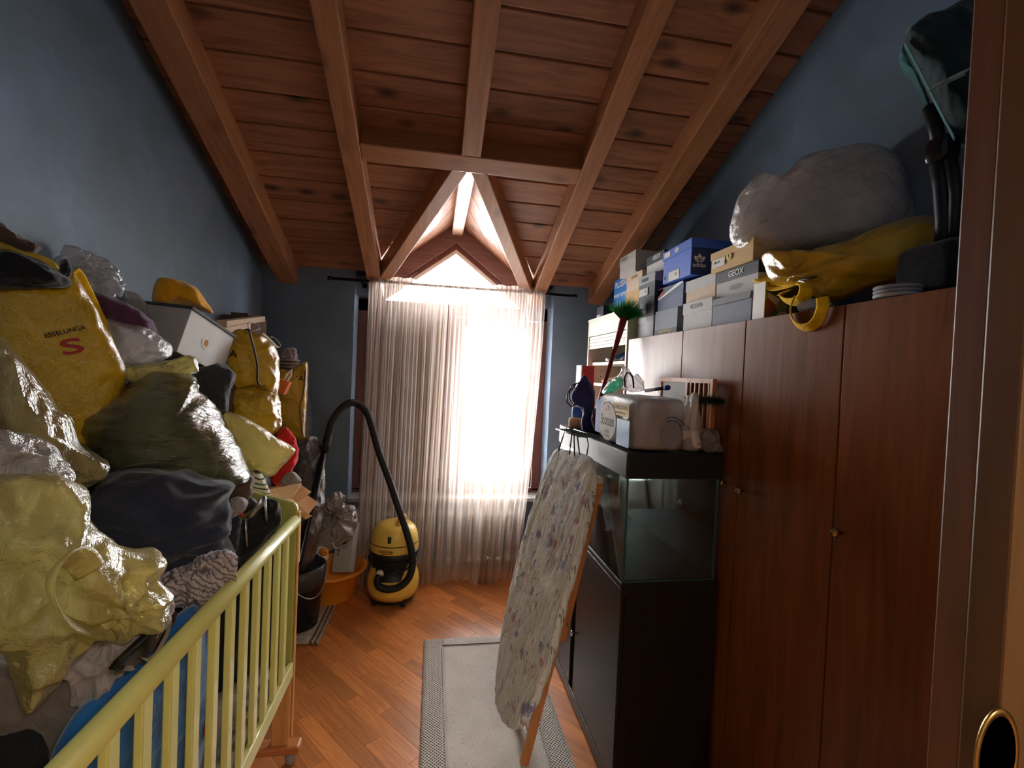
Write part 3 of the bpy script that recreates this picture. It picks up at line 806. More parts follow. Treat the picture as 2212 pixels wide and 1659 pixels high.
shoebox('plain grey shoe box at the cabinet end of the wardrobe, bottom of its stack', 1.14, 2.362, 2.574, WT + .001, 1.899, 'bxgrey', 'bxgrey', .03, group=g_)
shoebox('charcoal box with faint printing resting on the plain grey box', 1.14, 2.362, 2.574, 1.900, 2.002, 'bxdark', 'bxdark', .045, marks=(('rect', .35, .62, (.08, .03), 'bxslate'), ('SHOES', .6, .75, .016, 'inkwhite')), group=g_)
shoebox('dark box with light grey lid and white label below the small white box', 1.14, 2.366, 2.572, 2.003, 2.133, 'bxdark', 'bxgrey', .048, marks=(('rect', .42, .80, (.085, .018), 'inkblack'), ('rect', .35, .28, (.11, .042), 'bxlight'), ('41', .5, .28, .02, 'inkblack')), group=g_)
r, R = shoebox('small white shoe box with black lid and white emblem on the stack top', 1.16, 2.316, 2.524, 2.134, 2.238, 'bxlight', 'bxblack', .048, marks=(('GEOX', .6, .8, .032, 'inkwhite'),), group=g_)
shoebox('small silver grey box with gold print along its foot', 1.125, 2.082, 2.311, WT + .001, 1.906, 'bxslate', None, marks=(('rect', .5, .12, (.226, .028), 'bxdark'), ('MADE IN ITALY', .5, .12, .020, 'inkgold')), group=g_)
r, R = shoebox('navy box with red corner and white diagonal band, standing on the silver box', 1.14, 2.066, 2.318, 1.907, 2.026, 'bxnavy', None, group=g_)
for nm, m_, q in (('red_corner', 'inkred', ((0, .62), (.28, .98), (0, .98))), ('white_band', 'inkwhite', ((.0, .55), (.06, .5), (.98, .92), (.98, 1), (.80, .99))), ('red_corner', 'inkred', ((0, .6), (.22, .72), (.22, .97), (0, .97)))):
    link(nm, MB().add([Vector((1.1385 - (.0006 if nm == 'white_band' else 0), 2.318 - .252 * a, 1.907 + .119 * b)) for a, b in q], [list(range(len(q)))]), M[m_], r)
shoebox('pale taupe box lettered in thin capitals at the wardrobe front edge', 1.125, 1.800, 2.034, WT + .001, 1.909, 'bxlight', 'bxlight', .052, marks=(('KODAN', .48, .82, .026, 'bxdark'),), group=g_)
shoebox('blank beige shoe box resting on the pale taupe lettered box', 1.14, 1.809, 2.046, 1.910, 2.014, 'bxtan', 'bxlight', .05, group=g_)
r, R = shoebox('slate blue box with folded front flap beside the vegetable carton', 1.125, 1.553, 1.794, WT + .001, 1.892, 'bxslate', None, group=g_)
link('flap', MB().para((1.118, 1.557, 1.866), (0, .233, 0), (.006, 0, .027), (.003, 0, 0)), M['bxgrey'], r)
shoebox('grey box with black lid and white animal emblem on the slate blue box', 1.14, 1.545, 1.806, 1.893, 2.004, 'bxlight', 'bxblack', .045, marks=(('GEOX', .5, .80, .034, 'inkwhite'), ('GEOX', .5, .30, .026, 'bxdark')), group=g_)
r, R = shoebox('beige carton with yellow round emblem and barcode label under the pillow bag', 1.13, 1.566, 1.838, 2.006, 2.092, 'bxbeige', 'bxbeige', .03, .31, marks=(('rect', .22, .42, (.085, .034), 'paperwhite'), ('5M 39', .18, .45, .016, 'inkblack'), ('disc', .47, .55, .017, 'inkgold'), ('Y', .47, .55, .024, 'inkblack')), group=g_)
r, R = shoebox('bright blue shoe box with ajar lid and three-leaf emblem', 1.12, 1.975, 2.236, 2.035, 2.160, 'bxblue', None, marks=(('rect', .42, .20, (.10, .045), 'paperwhite'), ('42', .50, .22, .02, 'inkblack'), ('disc', .09, .22, .010, 'inkblack')), group=g_)
ld = link('lid', MB().box((1.115, 1.968, 2.156), (1.415, 2.243, 2.198), Matrix.Translation((0, 2.0, 2.16)) @ Matrix.Rotation(-.02, 4, 'X') @ Matrix.Translation((0, -2.0, -2.16))), M['bxblue'], r, bev=.0015)
rect(r, 'printed_label', (1.1135, 2.19, 2.172), (0, -1, 0), (0, 0, 1), .06, .024, 'paperwhite')
def trefoil(parent, o, ex, ey, s, mat):
    ex, ey, o = Vector(ex), Vector(ey), Vector(o)
    for a in (0, .85, -.85):
        d = ex * math.sin(a) + ey * math.cos(a); q = ex * math.cos(a) - ey * math.sin(a)
        for z0, z1 in ((.0, .22), (.30, .44), (.52, 1.0)):
            pts = []
            for k in range(7):
                t_ = z0 + (z1 - z0) * k / 6; w = .30 * math.sin(math.pi * min(1, t_ ** .8)) + .02; pts.append((t_, w))
            poly = [o + (d * t_ + q * w) * s for t_, w in pts] + [o + (d * t_ - q * w) * s for t_, w in pts[::-1]]
            link('three_leaf_emblem', MB().add(poly, [list(range(len(poly)))]), M[mat], parent)
ep = aty(1511, 566, 1.9735)
trefoil(r, (ep.x, 1.9735, ep.z + .002), (1, 0, 0), (0, 0, 1), .036, 'inkwhite')
text(r, 'adidas', (ep.x, 1.9735, ep.z - .014), (1, 0, 0), (0, 0, 1), .026, 'inkwhite')
trefoil(r, (1.1138, 2.10, 2.165), (0, -1, 0), (0, 0, 1), .026, 'inkwhite')
link('end_face', MB().box((1.121, 1.9742, 2.036), (1.409, 1.9752, 2.159)), M['bxnavy'], r)
r = thing('fruit_carton', 'narrow carton printed with vegetables and a white side on the wardrobe', 'carton', (1.28, 1.513, WT + .001))
link('body', MB().box((1.125, 1.484, WT + .001), (1.42, 1.545, 1.912)), M['white'], r)
link('printed_face', MB().box((1.127, 1.4825, WT + .003), (1.418, 1.484, 1.910)), M['veg'], r)
g2 = 'boxes on the ivory cabinet'
ZC = ST + .019
shoebox('small black box with white sticker at the window end of the ivory cabinet', 1.15, 3.16, 3.30, ZC, 2.062, 'bxblack', None, depth=.2, marks=(('rect', .35, .18, (.075, .036), 'paperwhite'), ('37', .45, .2, .02, 'inkblack')), group=g2)
shoebox('lower beige carton on the ivory cabinet behind the broom head', 1.19, 2.640, 2.875, ZC, 2.098, 'bxbeige', None, group=g2)
shoebox('tan carton with small dark lettering between beige carton and pale grey box', 1.19, 2.640, 2.875, 2.099, 2.203, 'bxtan', 'bxtan', .05, marks=(('KICKERS', .55, .78, .024, 'bxdark'),), group=g2)
shoebox('pale grey shoe box touching the rafter, top of the cabinet stack', 1.17, 2.70, 2.95, 2.204, 2.335, 'bxlight', 'bxlight', .055, marks=(('STONEFLY', .3, .82, .024, 'bxdark'),), group=g2)
shoebox('bright blue carton with white lettering beside the tan carton', 1.21, 2.90, 3.13, ZC, 2.225, 'bxteal', None, depth=.22, marks=(('PLUSSA', .5, .84, .055, 'inkwhite'), ('water spray', .5, .58, .044, 'inkwhite'), ('rect', .5, .22, (.2, .09), 'skyblue')), group=g2)

# ================================================================== AQUARIUM AND WHAT STANDS ON IT
AX0, AX1, AY0, AY1, AZ, AT = .70, 1.078, 1.60, 2.52, .79, 1.285
ac = thing('aquarium_cabinet', 'black laminate cabinet with two doors carrying the empty aquarium', 'cabinet', (.89, 2.06, 0))
link('body', MB().box((AX0 + .018, AY0, .07), (AX1, AY1, AZ - .025)), M['blacklam'], ac)
link('plinth', MB().box((AX0 + .012, AY0 + .005, 0), (AX1, AY1, .07)), M['blacklam'], ac)
link('plinth_strip', MB().box((AX0 + .002, AY0 + .005, .008), (AX0 + .012, AY1, .06)), M['blacklam'], ac, bev=.003)
link('top', MB().box((AX0 - .004, AY0 - .004, AZ - .025), (AX1, AY1 + .004, AZ)), M['blacklam'], ac, bev=.003)
for a, b, ky in ((AY0 + .003, 2.105, 2.085), (2.165, AY1 - .003, 2.185)):
    d = link('door', MB().box((AX0, a, .075), (AX0 + .018, b, AZ - .028)), M['blacklam'], ac, bev=.002)
    kb = MB(); kb.lathe([(.005, 0), (.005, .014), (.012, .018), (.013, .024), (.0, .027)], (0, 0, 0), 16)
    kb.v = [Vector((AX0 - p.z, ky + p.x, .36 + p.y)) for p in kb.v]; link('knob', kb, M['chrome'], d)
aq = thing('aquarium', 'empty glass aquarium tank with dark hood on the black cabinet', 'aquarium', (.89, 2.06, AZ))
g = .006; HB = 1.192
link('base_frame', MB().box((AX0 - .002, AY0 - .002, AZ), (AX1 - .004, AY1, AZ + .022)), M['hood'], aq, bev=.003)
for nm, a, b in (('front_pane', (AX0 + .004, AY0 + .004, AZ + .022), (AX0 + .004 + g, AY1 - .006, HB + .02)), ('back_pane', (AX1 - .016, AY0 + .004, AZ + .022), (AX1 - .016 + g, AY1 - .006, HB + .02)),
                 ('end_pane', (AX0 + .011, AY0 + .004, AZ + .022), (AX1 - .017, AY0 + .004 + g, HB + .02)), ('end_pane', (AX0 + .011, AY1 - .012, AZ + .022), (AX1 - .017, AY1 - .006, HB + .02)), ):
    link(nm, MB().box(a, b), M['tankglass'], aq)
link('floor_pane', MB().box((AX0 + .011, AY0 + .011, AZ + .022), (AX1 - .017, AY1 - .013, AZ + .028)), M['hood'], aq)
for x, y in ((AX0 + .003, AY0 + .003), (AX1 - .018, AY0 + .003), (AX0 + .003, AY1 - .012), (AX1 - .018, AY1 - .012)):
    link('glass_edge', MB().box((x, y, AZ + .022), (x + .007, y + .007, HB)), M['glassedge'], aq)
for y in (AY0 + .003, ):
    link('glass_edge', MB().box((AX0 + .01, y, AZ + .022), (AX1 - .018, y + .007, AZ + .027)), M['glassedge'], aq)
hd = link('hood', MB().box((AX0 - .004, AY0 - .004, HB), (AX1, AY1 + .002, AT)), M['hood'], aq, bev=.004)
link('hood_flap', MB().box((AX0 + .03, AY0 + .25, AT), (AX1 - .03, AY1 - .2, AT + .002)), M['hood'], hd)
cp = atx(1470, 1085, AX1 - .018)
sc2 = MB(); sc2.lathe([(.0, 0), (.012, .001), (.013, .003), (.006, .006), (.004, .014), (0, .014)], (0, 0, 0), 18); sc2.v = [Vector((AX1 - .017 - p.z, cp.y + p.x, cp.z + p.y)) for p in sc2.v]
link('suction_cup', sc2, M['white'], aq)
ZH = AT + .003

def rbox(c, s, e=7, nu=40, nv=24, rz=0, wr=0, ws=20, R=None):
    """soft-cornered block"""
    mb = MB(); c = Vector(c); s = Vector(s)
    pw_ = lambda x: math.copysign(abs(x) ** (2 / e), x)
    Rm = R or Matrix.Rotation(rz, 3, 'Z')
    V = []; F = []
    for j in range(nv + 1):
        ph = -math.pi / 2 + math.pi * j / nv
        for i in range(nu):
            th = 2 * math.pi * i / nu
            p = Vector((pw_(math.cos(ph)) * pw_(math.cos(th)) * s.x / 2, pw_(math.cos(ph)) * pw_(math.sin(th)) * s.y / 2, pw_(math.sin(ph)) * s.z / 2))
            p = Rm @ p
            if wr: p += p.normalized() * wr * noise.noise((c + p) * ws)
            V.append(c + p)
    for j in range(nv):
        for i in range(nu): F.append((j * nu + i, j * nu + (i + 1) % nu, (j + 1) * nu + (i + 1) % nu, (j + 1) * nu + i))
    return mb.add(V, F, True)

# kitchen paper pack
pk = thing('paper_towel_pack', 'plastic-wrapped pack of paper towel rolls with blue and yellow print', 'paper towels', (.86, 1.80, ZH))
PX0 = .716
link('wrapper', rbox((.823, 1.80, ZH + .1), (.215, .41, .2), 7, 64, 36, wr=.008, ws=22), M['whitefilm'], pk)
for ix in (0, ):
    for iy in range(3):
        for iz in (0,):
            link('paper_roll', MB().lathe([(.02, -.09), (.058, -.09), (.06, -.08), (.06, .08), (.058, .09), (.02, .09)], (.815 + ix * .13, 1.665 + iy * .135, ZH + .1), 24), M['paperwhite'], pk)
EX, EY = (0, -1, 0), (0, 0, 1)
def pkp(y, z): return (PX0 - .0065, y, ZH + z)
rect(pk, 'blue_print', pkp(1.68, .060), EX, EY, .12, .10, 'skyblue'); rect(pk, 'blue_print', pkp(1.955, .10), EX, EY, .06, .14, 'bxblue')
def offx(o, d): o.location.x -= d; return o
offx(disc(pk, 'logo_rim', pkp(1.84, .088), EX, EY, .098, .080, 'inkblack'), .0006)
offx(disc(pk, 'logo_oval', pkp(1.84, .088), EX, EY, .094, .076, 'paperwhite'), .0012)
offx(text(pk, 'Scottex', pkp(1.84, .090), EX, EY, .062, 'inkblack', bold=.78), .0018)
offx(text(pk, 'pulito', pkp(1.84, .047), EX, EY, .022, 'bxslate'), .0018); offx(text(pk, 'completo', pkp(1.84, .030), EX, EY, .020, 'bxslate'), .0018)
for q in ((1.86, .135), (1.83, .138), (1.845, .146)): offx(disc(pk, 'red_flower', pkp(*q), EX, EY, .009, .008, 'inkred', 10), .0018)
offx(rect(pk, 'yellow_band', pkp(1.71, .146), EX, (0, .1, 1), .16, .048, 'inkgold'), .0004)
offx(text(pk, 'PULISCE DI PIÙ', pkp(1.71, .154), EX, EY, .021, 'inkblack'), .0010); offx(text(pk, 'usandone di meno', pkp(1.71, .134), EX, EY, .013, 'inkblack'), .0010)
offx(text(pk, 'TENACEZZA', pkp(1.90, .178), EX, EY, .016, 'inkblack'), .0010)

NX_, NZ_ = (1, 0, 0), (0, 0, 1)
nf = lambda x, z: (x, 1.5935, ZH + z)
disc(pk, 'grey_print', nf(.86, .065), NX_, NZ_, .04, .05, 'bxgrey')
for a_ in (.0, .012): link('dark_arc', MB().tube([Vector(nf(.86 + (.045 + a_) * math.cos(q * .2 + .6), .065 + (.055 + a_) * math.sin(q * .2 + .6))) for q in range(8)], .0012, 5), M['inkblack'], pk)
# white jug with handle
jg = thing('detergent_jug', 'white plastic detergent jug with loop handle behind the paper pack', 'jug', (.98, 1.67, ZH))
jb = MB(); jb.lathe([(.045, 0), (.05, .01), (.05, .12), (.042, .15), (.018, .185), (.018, .21), (.0, .212)], (.985, 1.69, ZH), 28, .8, 1.0); link('body', jb, M['paperwhite'], jg)
link('handle', MB().tube([(.985, 1.67, ZH + .19), (.978, 1.65, ZH + .21), (.968, 1.632, ZH + .195), (.964, 1.625, ZH + .13), (.970, 1.635, ZH + .06)], .015, 10), M['paperwhite'], jg)
bt = thing('white_bottle', 'small white bottle slumped against the detergent jug', 'bottle', (.985, 1.625, ZH))
A = aty(1497, 925, 1.635); B = aty(1506, 970, 1.615); B.z = ZH + .016
link('body', MB().tube([A, A.lerp(B, .15), A.lerp(B, .8), B], [.010, .017, .019, .014], 14), M['paperwhite'], bt)
link('cap', MB().tube([A + (A - B).normalized() * .02, A], .008, 12), M['white'], bt)
text(bt, 'zev', A.lerp(B, .75) + Vector((0, -.0195, 0)), (1, 0, .1), (0, 0, 1), .012, 'inkblack')
# folded white carton, crumpled papers
fc = thing('torn_carton', 'torn open white carton flap lying before the detergent jug', 'carton', (.95, 1.63, ZH))
P = [aty(1443, 917, 1.66), aty(1464, 932, 1.625), aty(1500, 930, 1.63), aty(1478, 918, 1.66)]; 
link('flap', MB().prism(P, (0, 0, -.004)), M['paperwhite'], fc)
P = [aty(1443, 917, 1.66), aty(1464, 932, 1.625), aty(1458, 958, 1.63), aty(1450, 962, 1.64)]; link('flap', MB().prism(P, (0, .003, 0)), M['paperwhite'], fc)
P = [aty(1464, 932, 1.625), aty(1500, 930, 1.63), aty(1496, 942, 1.63), aty(1475, 950, 1.628), aty(1460, 962, 1.63)]; link('flap', MB().prism(P, (0, .003, 0)), M['paperwhite'], fc)
soft('crumpled_paper', 'grey crumpled paper heap at the wardrobe end of the hood', 'paper', 'greyfilm', [(1510, 930), (1530, 925), (1552, 935), (1556, 955), (1560, 974), (1512, 976)], Y=1.66, front=.03, back=.03, wr=.008, ws=30, seed=3)

# wooden frame with slats leaning on the wardrobe
XF = 1.062
f0, f1 = atx(1424, 830, XF), atx(1541, 806, XF)
zt_, zb_ = (f0.z + f1.z) / 2 + .005, ZH + .001
wf_ = thing('slatted_panel', 'bare wooden frame with thin slats and a white panel leaning on the wardrobe', 'frame', (XF, (f0.y + f1.y) / 2, zb_))
w_ = .018
link('stile', MB().box((XF, f0.y - w_, zb_), (XF + .016, f0.y, zt_)), M['pine'], wf_); link('stile', MB().box((XF, f1.y, zb_), (XF + .016, f1.y + w_, zt_)), M['pine'], wf_)
link('rail', MB().box((XF, f1.y + w_, zt_ - w_), (XF + .016, f0.y - w_, zt_)), M['pine'], wf_); link('rail', MB().box((XF, f1.y + w_, zb_), (XF + .016, f0.y - w_, zb_ + w_)), M['pine'], wf_)
ym = f1.y + (f0.y - f1.y) * .42
link('stile', MB().box((XF, ym, zb_ + w_), (XF + .016, ym + w_, zt_ - w_)), M['pine'], wf_)
link('panel', MB().box((XF + .005, ym + w_, zb_ + w_), (XF + .011, f0.y - w_, zt_ - w_)), M['bxlight'], wf_)
for k in range(5):
    y = f1.y + w_ + (ym - f1.y - w_) * (k + .5) / 5; link('slat', MB().box((XF + .004, y - .004, zb_ + w_), (XF + .010, y + .004, zt_ - w_)), M['pine'], wf_)
# fir garland
gl = MB(); rg = random.Random(4)
ga, gb = aty(1488, 862, 1.74), aty(1580, 868, 1.62); gb.x = min(gb.x, 1.085)
for k in range(900):
    q = ga.lerp(gb, rg.random()); d = Vector((rg.gauss(0, 1), rg.gauss(0, 1), rg.gauss(0, 1))).normalized() * rg.uniform(.025, .045)
    if (q + d).x > 1.094: d.x = -abs(d.x)
    s = d.orthogonal().normalized() * .0016; gl.add([q - s, q + s, q + d], [(0, 1, 2)])
gt = thing('fir_garland', 'dark green artificial fir twig lying across the jug and wooden frame', 'garland', tuple(ga.lerp(gb, .5)))
o = link('needles', gl, M['fir'], gt); o['kind'] = 'stuff'
link('stem', MB().tube([ga, ga.lerp(gb, .5) + Vector((0, 0, .006)), gb], .004, 6), M['brown'], gt)

# navy drawstring bag, tape, tray and small things on the window end of the hood
nb = soft('drawstring_bag', 'navy blue cloth bag hanging slack with a black cord loop', 'bag', 'navyblue', [(1262, 812), (1275, 828), (1284, 850), (1283, 880), (1290, 905), (1289, 942), (1262, 940), (1255, 915), (1258, 885), (1240, 872), (1233, 855), (1245, 838)], Y=2.24, front=.05, back=.05, wr=.012, ws=14, seed=5, ctr=(1268, 880))
link('cord', MB().tube([aty(1255, 825, 2.22), aty(1236, 832, 2.21), aty(1226, 850, 2.20), aty(1224, 868, 2.20), aty(1234, 878, 2.21), aty(1246, 872, 2.22)], .0035, 6), M['black'], nb)
link('cord', MB().tube([aty(1246, 828, 2.21), aty(1230, 846, 2.2), aty(1230, 864, 2.2), aty(1240, 876, 2.21)], .003, 6), M['black'], nb)
tc = aty(1248, 918, 2.36)
tp_ = thing('tape_roll', 'beige roll of packing tape on the hood edge beside the navy bag', 'tape', (tc.x, tc.y, ZH))
link('tape', MB().lathe([(.034, 0), (.048, 0), (.048, .048), (.034, .048), (.034, 0)], (tc.x, tc.y, ZH), 30, caps=False), M['cardboard'], tp_)
sq = MB(); qb = aty(1243, 890, 2.46)
bo = thing('spray_bottle', 'clear bottle with blue label behind the tape roll', 'bottle', (qb.x + .01, 2.46, ZH))
link('body', MB().lathe([(.026, 0), (.028, .01), (.028, .12), (.012, .15), (.012, .17), (0, .171)], (qb.x + .01, 2.46, ZH), 20), M['greyfilm'], bo)
link('label', MB().lathe([(.0285, .03), (.0287, .10)], (qb.x + .01, 2.46, ZH), 20), M['bxblue'], bo)
mg = soft('pompon', 'dark magenta knitted pompon between navy bag and paper pack', 'pompon', 'purple', [(1284, 885), (1296, 880), (1300, 900), (1296, 925), (1285, 925), (1278, 905)], Y=2.10, front=.03, back=.03, wr=.008, ws=40, seed=8)
tr_ = thing('wire_tray', 'small green wire cooling tray jutting over the hood edge', 'tray', (.70, 2.24, ZH))
t0, t1 = atz(1214, 927, ZH + .004), atz(1266, 944, ZH + .004)
for k in range(9):
    q = k / 8; a = t0.lerp(t1, q); link('wire', MB().tube([a + Vector((-.03, 0, 0)), a + Vector((.06, 0, 0))], .0022, 6), M['glassedge'], tr_)
for dx in (-.03, .06): link('rim', MB().tube([t0 + Vector((dx, 0, 0)), t1 + Vector((dx, 0, 0))], .003, 6), M['glassedge'], tr_)
rb_ = thing('red_box', 'small red and white carton on end behind the navy bag', 'carton', (1.02, 2.9, 1.3))
# red carton stands on a hidden stool by the window wall corner
pr = aty(1260, 800, 3.05)
rb_.location = (pr.x, 3.05, 0); rb_['_o'] = (pr.x, 3.05, 0)
link('body', MB().box((pr.x - .03, 3.0, 1.0), (pr.x + .06, 3.1, pr.z + .03)), M['inkred'], rb_)
link('side_strip', MB().box((pr.x - .032, 2.998, 1.0), (pr.x - .024, 3.102, pr.z + .032)), M['paperwhite'], rb_)
link('stand', MB().box((pr.x - .02, 3.01, 0), (pr.x + .05, 3.09, 1.0)), M['bxdark'], rb_)
gb_ = thing('gift_bag', 'grey paper gift bag with stiff black handle lying behind the paper pack', 'bag', (.90, 2.17, ZH))
link('body', MB().prism([(.80, 2.06, ZH), (1.0, 2.06, ZH), (1.0, 2.06, ZH + .185), (.80, 2.06, ZH + .17)], (0, .15, .0)), M['bxgrey'], gb_, bev=.004)
hh = [aty(1350, 836, 2.10), aty(1349, 815, 2.10), aty(1354, 806, 2.10), aty(1361, 806, 2.10), aty(1367, 816, 2.10), aty(1369, 838, 2.10)]
link('handle', MB().tube(hh, .004, 8), M['black'], gb_)
text(gb_, 'SISLEY', (.90, 2.0585, ZH + .155), (1, 0, 0), (0, 0, 1), .018, 'inkblack')
soft('mint_bag', 'crumpled mint green plastic bag on the gift bag', 'plastic bag', 'mint', [(1302, 850), (1310, 832), (1325, 820), (1340, 815), (1346, 830), (1335, 842), (1320, 850)], Y=2.22, front=.04, back=.04, wr=.012, ws=24, seed=2)
soft('clear_bag', 'crumpled clear plastic bag against the pale wardrobe door', 'plastic bag', 'clear', [(1336, 832), (1338, 808), (1348, 793), (1360, 800), (1368, 812), (1380, 808), (1392, 842), (1360, 845)], Y=2.30, front=.04, back=.04, wr=.014, ws=24, seed=6)
pe = thing('marker_pens', 'violet marker pen with blue ring cap on the paper pack', 'pen', (.98, 1.92, ZH + .2))
A, B = atx(1395, 844, .98), atx(1438, 838, .98)
link('barrel', MB().tube([A, B], .008, 10), M['purple'], pe); link('cap', MB().tube([B, B + (B - A) * .12], .011, 12), M['inkblue'], pe)

# ================================================================== BROOM
p1, p2 = atx(1347, 690, 1.045), atx(1305, 832, .965)
dd = (p2 - p1) / (p1.z - p2.z); foot = p1 + dd * (p1.z - .003)
br = thing('broom', 'upturned broom with dark red handle and green bristles leaning on the cabinet', 'broom', tuple(foot))
link('handle', MB().tube([foot, p1.lerp(foot, .5), p1], .0125, 12), M['broomred'], br)
link('socket', MB().tube([p1.lerp(foot, .09), p1.lerp(foot, .03), p1 - dd * .01], [.014, .019, .021], 12), M['broomred'], br)
bm = MB(); rg = random.Random(9); axis = -dd.normalized()
side = Vector((.78, -.62, .0)); side = (side - axis * side.dot(axis)).normalized(); oth = axis.cross(side)
for k in range(800):
    a = rg.uniform(-1.35, 1.35); b = rg.uniform(-1, 1)
    d = (axis * rg.uniform(.75, 1.0) + side * a * .85 + oth * b * .3).normalized(); L = rg.uniform(.115, .15) * (1 - .12 * abs(a))
    q0 = p1 + side * a * .016 + oth * b * .01; q1 = q0 + d * L * .5; q2 = q0 + d * L + Vector((0, 0, -.02 * abs(a)))
    if q2.x > 1.145: q2.x = 1.145
    if q1.x > 1.12: q1.x = 1.12
    w = d  .orthogonal().normalized() * .0016
    bm.add([q0 - w, q0 + w, q1 + w, q1 - w, q2], [(0, 1, 2, 3), (3, 2, 4)])
o = link('bristles', bm, M['green'], br); o['kind'] = 'stuff'

# ================================================================== IRONING BOARD
ib = thing('ironing_board', 'folding wooden ironing board with floral cotton cover leaning on the aquarium', 'ironing board', (.45, 1.87, 0))
pl3 = (aty(1197, 985, 2.24), aty(1283, 990, 1.84), aty(1105, 1570, 1.80))
outl = [(1203, 972), (1222, 972), (1245, 978), (1268, 984), (1281, 1000), (1285, 1030), (1276, 1090), (1262, 1150), (1245, 1220), (1222, 1300), (1202, 1380), (1178, 1460), (1152, 1530), (1130, 1566), (1112, 1575), (1092, 1564), (1076, 1530), (1074, 1480), (1082, 1400), (1098, 1310), (1120, 1210), (1145, 1120), (1168, 1050), (1186, 1000)]
mbp = puff(outl, plane=pl3, front=.016, back=.022, wr=.006, ws=26, p=14, edge=.35, n=140, rings=26, stretch=(1, 1, .35), ctr=(1180, 1270), seed=1)
link('cover', mbp, M['floral'], ib)
def bar(parent, name, A, B, w, h, mat, side=(0, 1, 0)):
    A, B = Vector(A), Vector(B); d = (B - A).normalized(); s = Vector(side); s = (s - d * s.dot(d)).normalized(); u = s.cross(d)
    return link(name, MB().para(A - s * w / 2 - u * h / 2, B - A, s * w, u * h), M[mat], parent, bev=.002)
for y in (1.815, 2.06):
    bar(ib, 'upper_leg', (.675, y, 1.13), (.548, y, .49), .022, .034, 'pine')
    bar(ib, 'lower_leg', (.600, y - .022, .86), (.412, y - .022, .013), .022, .034, 'pine')
for q in (.13, .42): 
    A = Vector((.600, 1.815, .86)).lerp(Vector((.412, 1.815, .013)), 1 - q); bar(ib, 'cross_bar', A, A + Vector((0, .25, 0)), .02, .02, 'pine', (1, 0, 0))
link('bolt', MB().tube([(.560, 1.797, .56), (.560, 1.803, .56)], .007, 10), M['steel'], ib)
link('end_clip', MB().box((.655, 1.80, 1.125), (.69, 1.86, 1.15)), M['white'], ib, bev=.004)
wr_ = link('iron_rest', MB().tube([aty(q[0], q[1], 1.98) for q in ((1206, 975), (1214, 950), (1222, 926), (1268, 946), (1271, 962), (1267, 985))], .003, 6), M['black'], ib)
for a, b in (((1236, 930), (1230, 982)), ((1240, 936), (1241, 986)), ((1247, 942), (1253, 990))): link('iron_rest_wire', MB().tube([aty(*a, 1.975), aty(*b, 1.96)], .003, 6), M['black'], ib)

# ================================================================== FLOOR MATS
mt = thing('bath_mat', 'grey cotton floor mat with pierced border in front of the aquarium cabinet', 'mat', (.30, 1.8, 0))
def wavy(x, y): return .008 + .004 * max(0, noise.noise(Vector((x * 5, y * 4, 1)))) + .003 * max(0, noise.noise(Vector((x * 11, y * 13, 4))))
def matpatch(name, x0, x1, y0, y1, mat, dz=0):
    n1, n2 = max(4, int((x1 - x0) / .02)), max(4, int((y1 - y0) / .02)); mb = MB()
    mb.grid(lambda u, v: Vector((x0 + (x1 - x0) * u, y0 + (y1 - y0) * v, wavy(x0 + (x1 - x0) * u, y0 + (y1 - y0) * v) + dz)), n1, n2)
    return link(name, mb, M[mat], mt, solid=.006)
mx0, mx1, my0, my1, bw = .006, .612, .95, 2.705, .10
matpatch('field', mx0 + bw, mx1 - bw, my0 + bw, my1 - bw * .75, 'mat')
matpatch('border', mx0, mx0 + bw, my0, my1, 'matborder'); matpatch('border', mx1 - bw, mx1, my0, my1, 'matborder')
matpatch('border', mx0 + bw, mx1 - bw, my1 - bw * .75, my1, 'mat'); matpatch('border', mx0 + bw, mx1 - bw, my0, my0 + bw, 'matborder')
link('seam', MB().tube([(mx0 + bw, my1 - bw * .75, .0165), (mx1 - bw, my1 - bw * .75, .0165)], .0022, 5), M['bxdark'], mt)
link('seam', MB().tube([(mx0 + bw, my0, .016), (mx0 + bw, my1 - bw * .75, .016)], .0022, 5), M['bxlight'], mt)
rr = thing('rag_rug', 'beige woven rug with brown stripes under the black bin', 'rug', (-.85, 3.0, 0))
def rugp(name, x0, x1, mat):
    mb = MB(); mb.grid(lambda u, v: Vector((x0 + (x1 - x0) * u + .015 * v, 2.715 + .05 * math.sin((x0 + (x1 - x0) * u) * 6) * .3 + .75 * v, .006 + .006 * math.exp(-v * 18) * (1 + math.sin(x0 * 9 + u * 4)))), 14, 24); return link(name, mb, M[mat], rr, solid=.006)
rugp('weave', -1.15, -.625, 'ragrug'); rugp('stripe', -.625, -.612, 'ragstripe'); rugp('weave', -.612, -.597, 'ragrug'); rugp('stripe', -.597, -.588, 'ragstripe'); rugp('weave', -.588, -.573, 'ragrug')

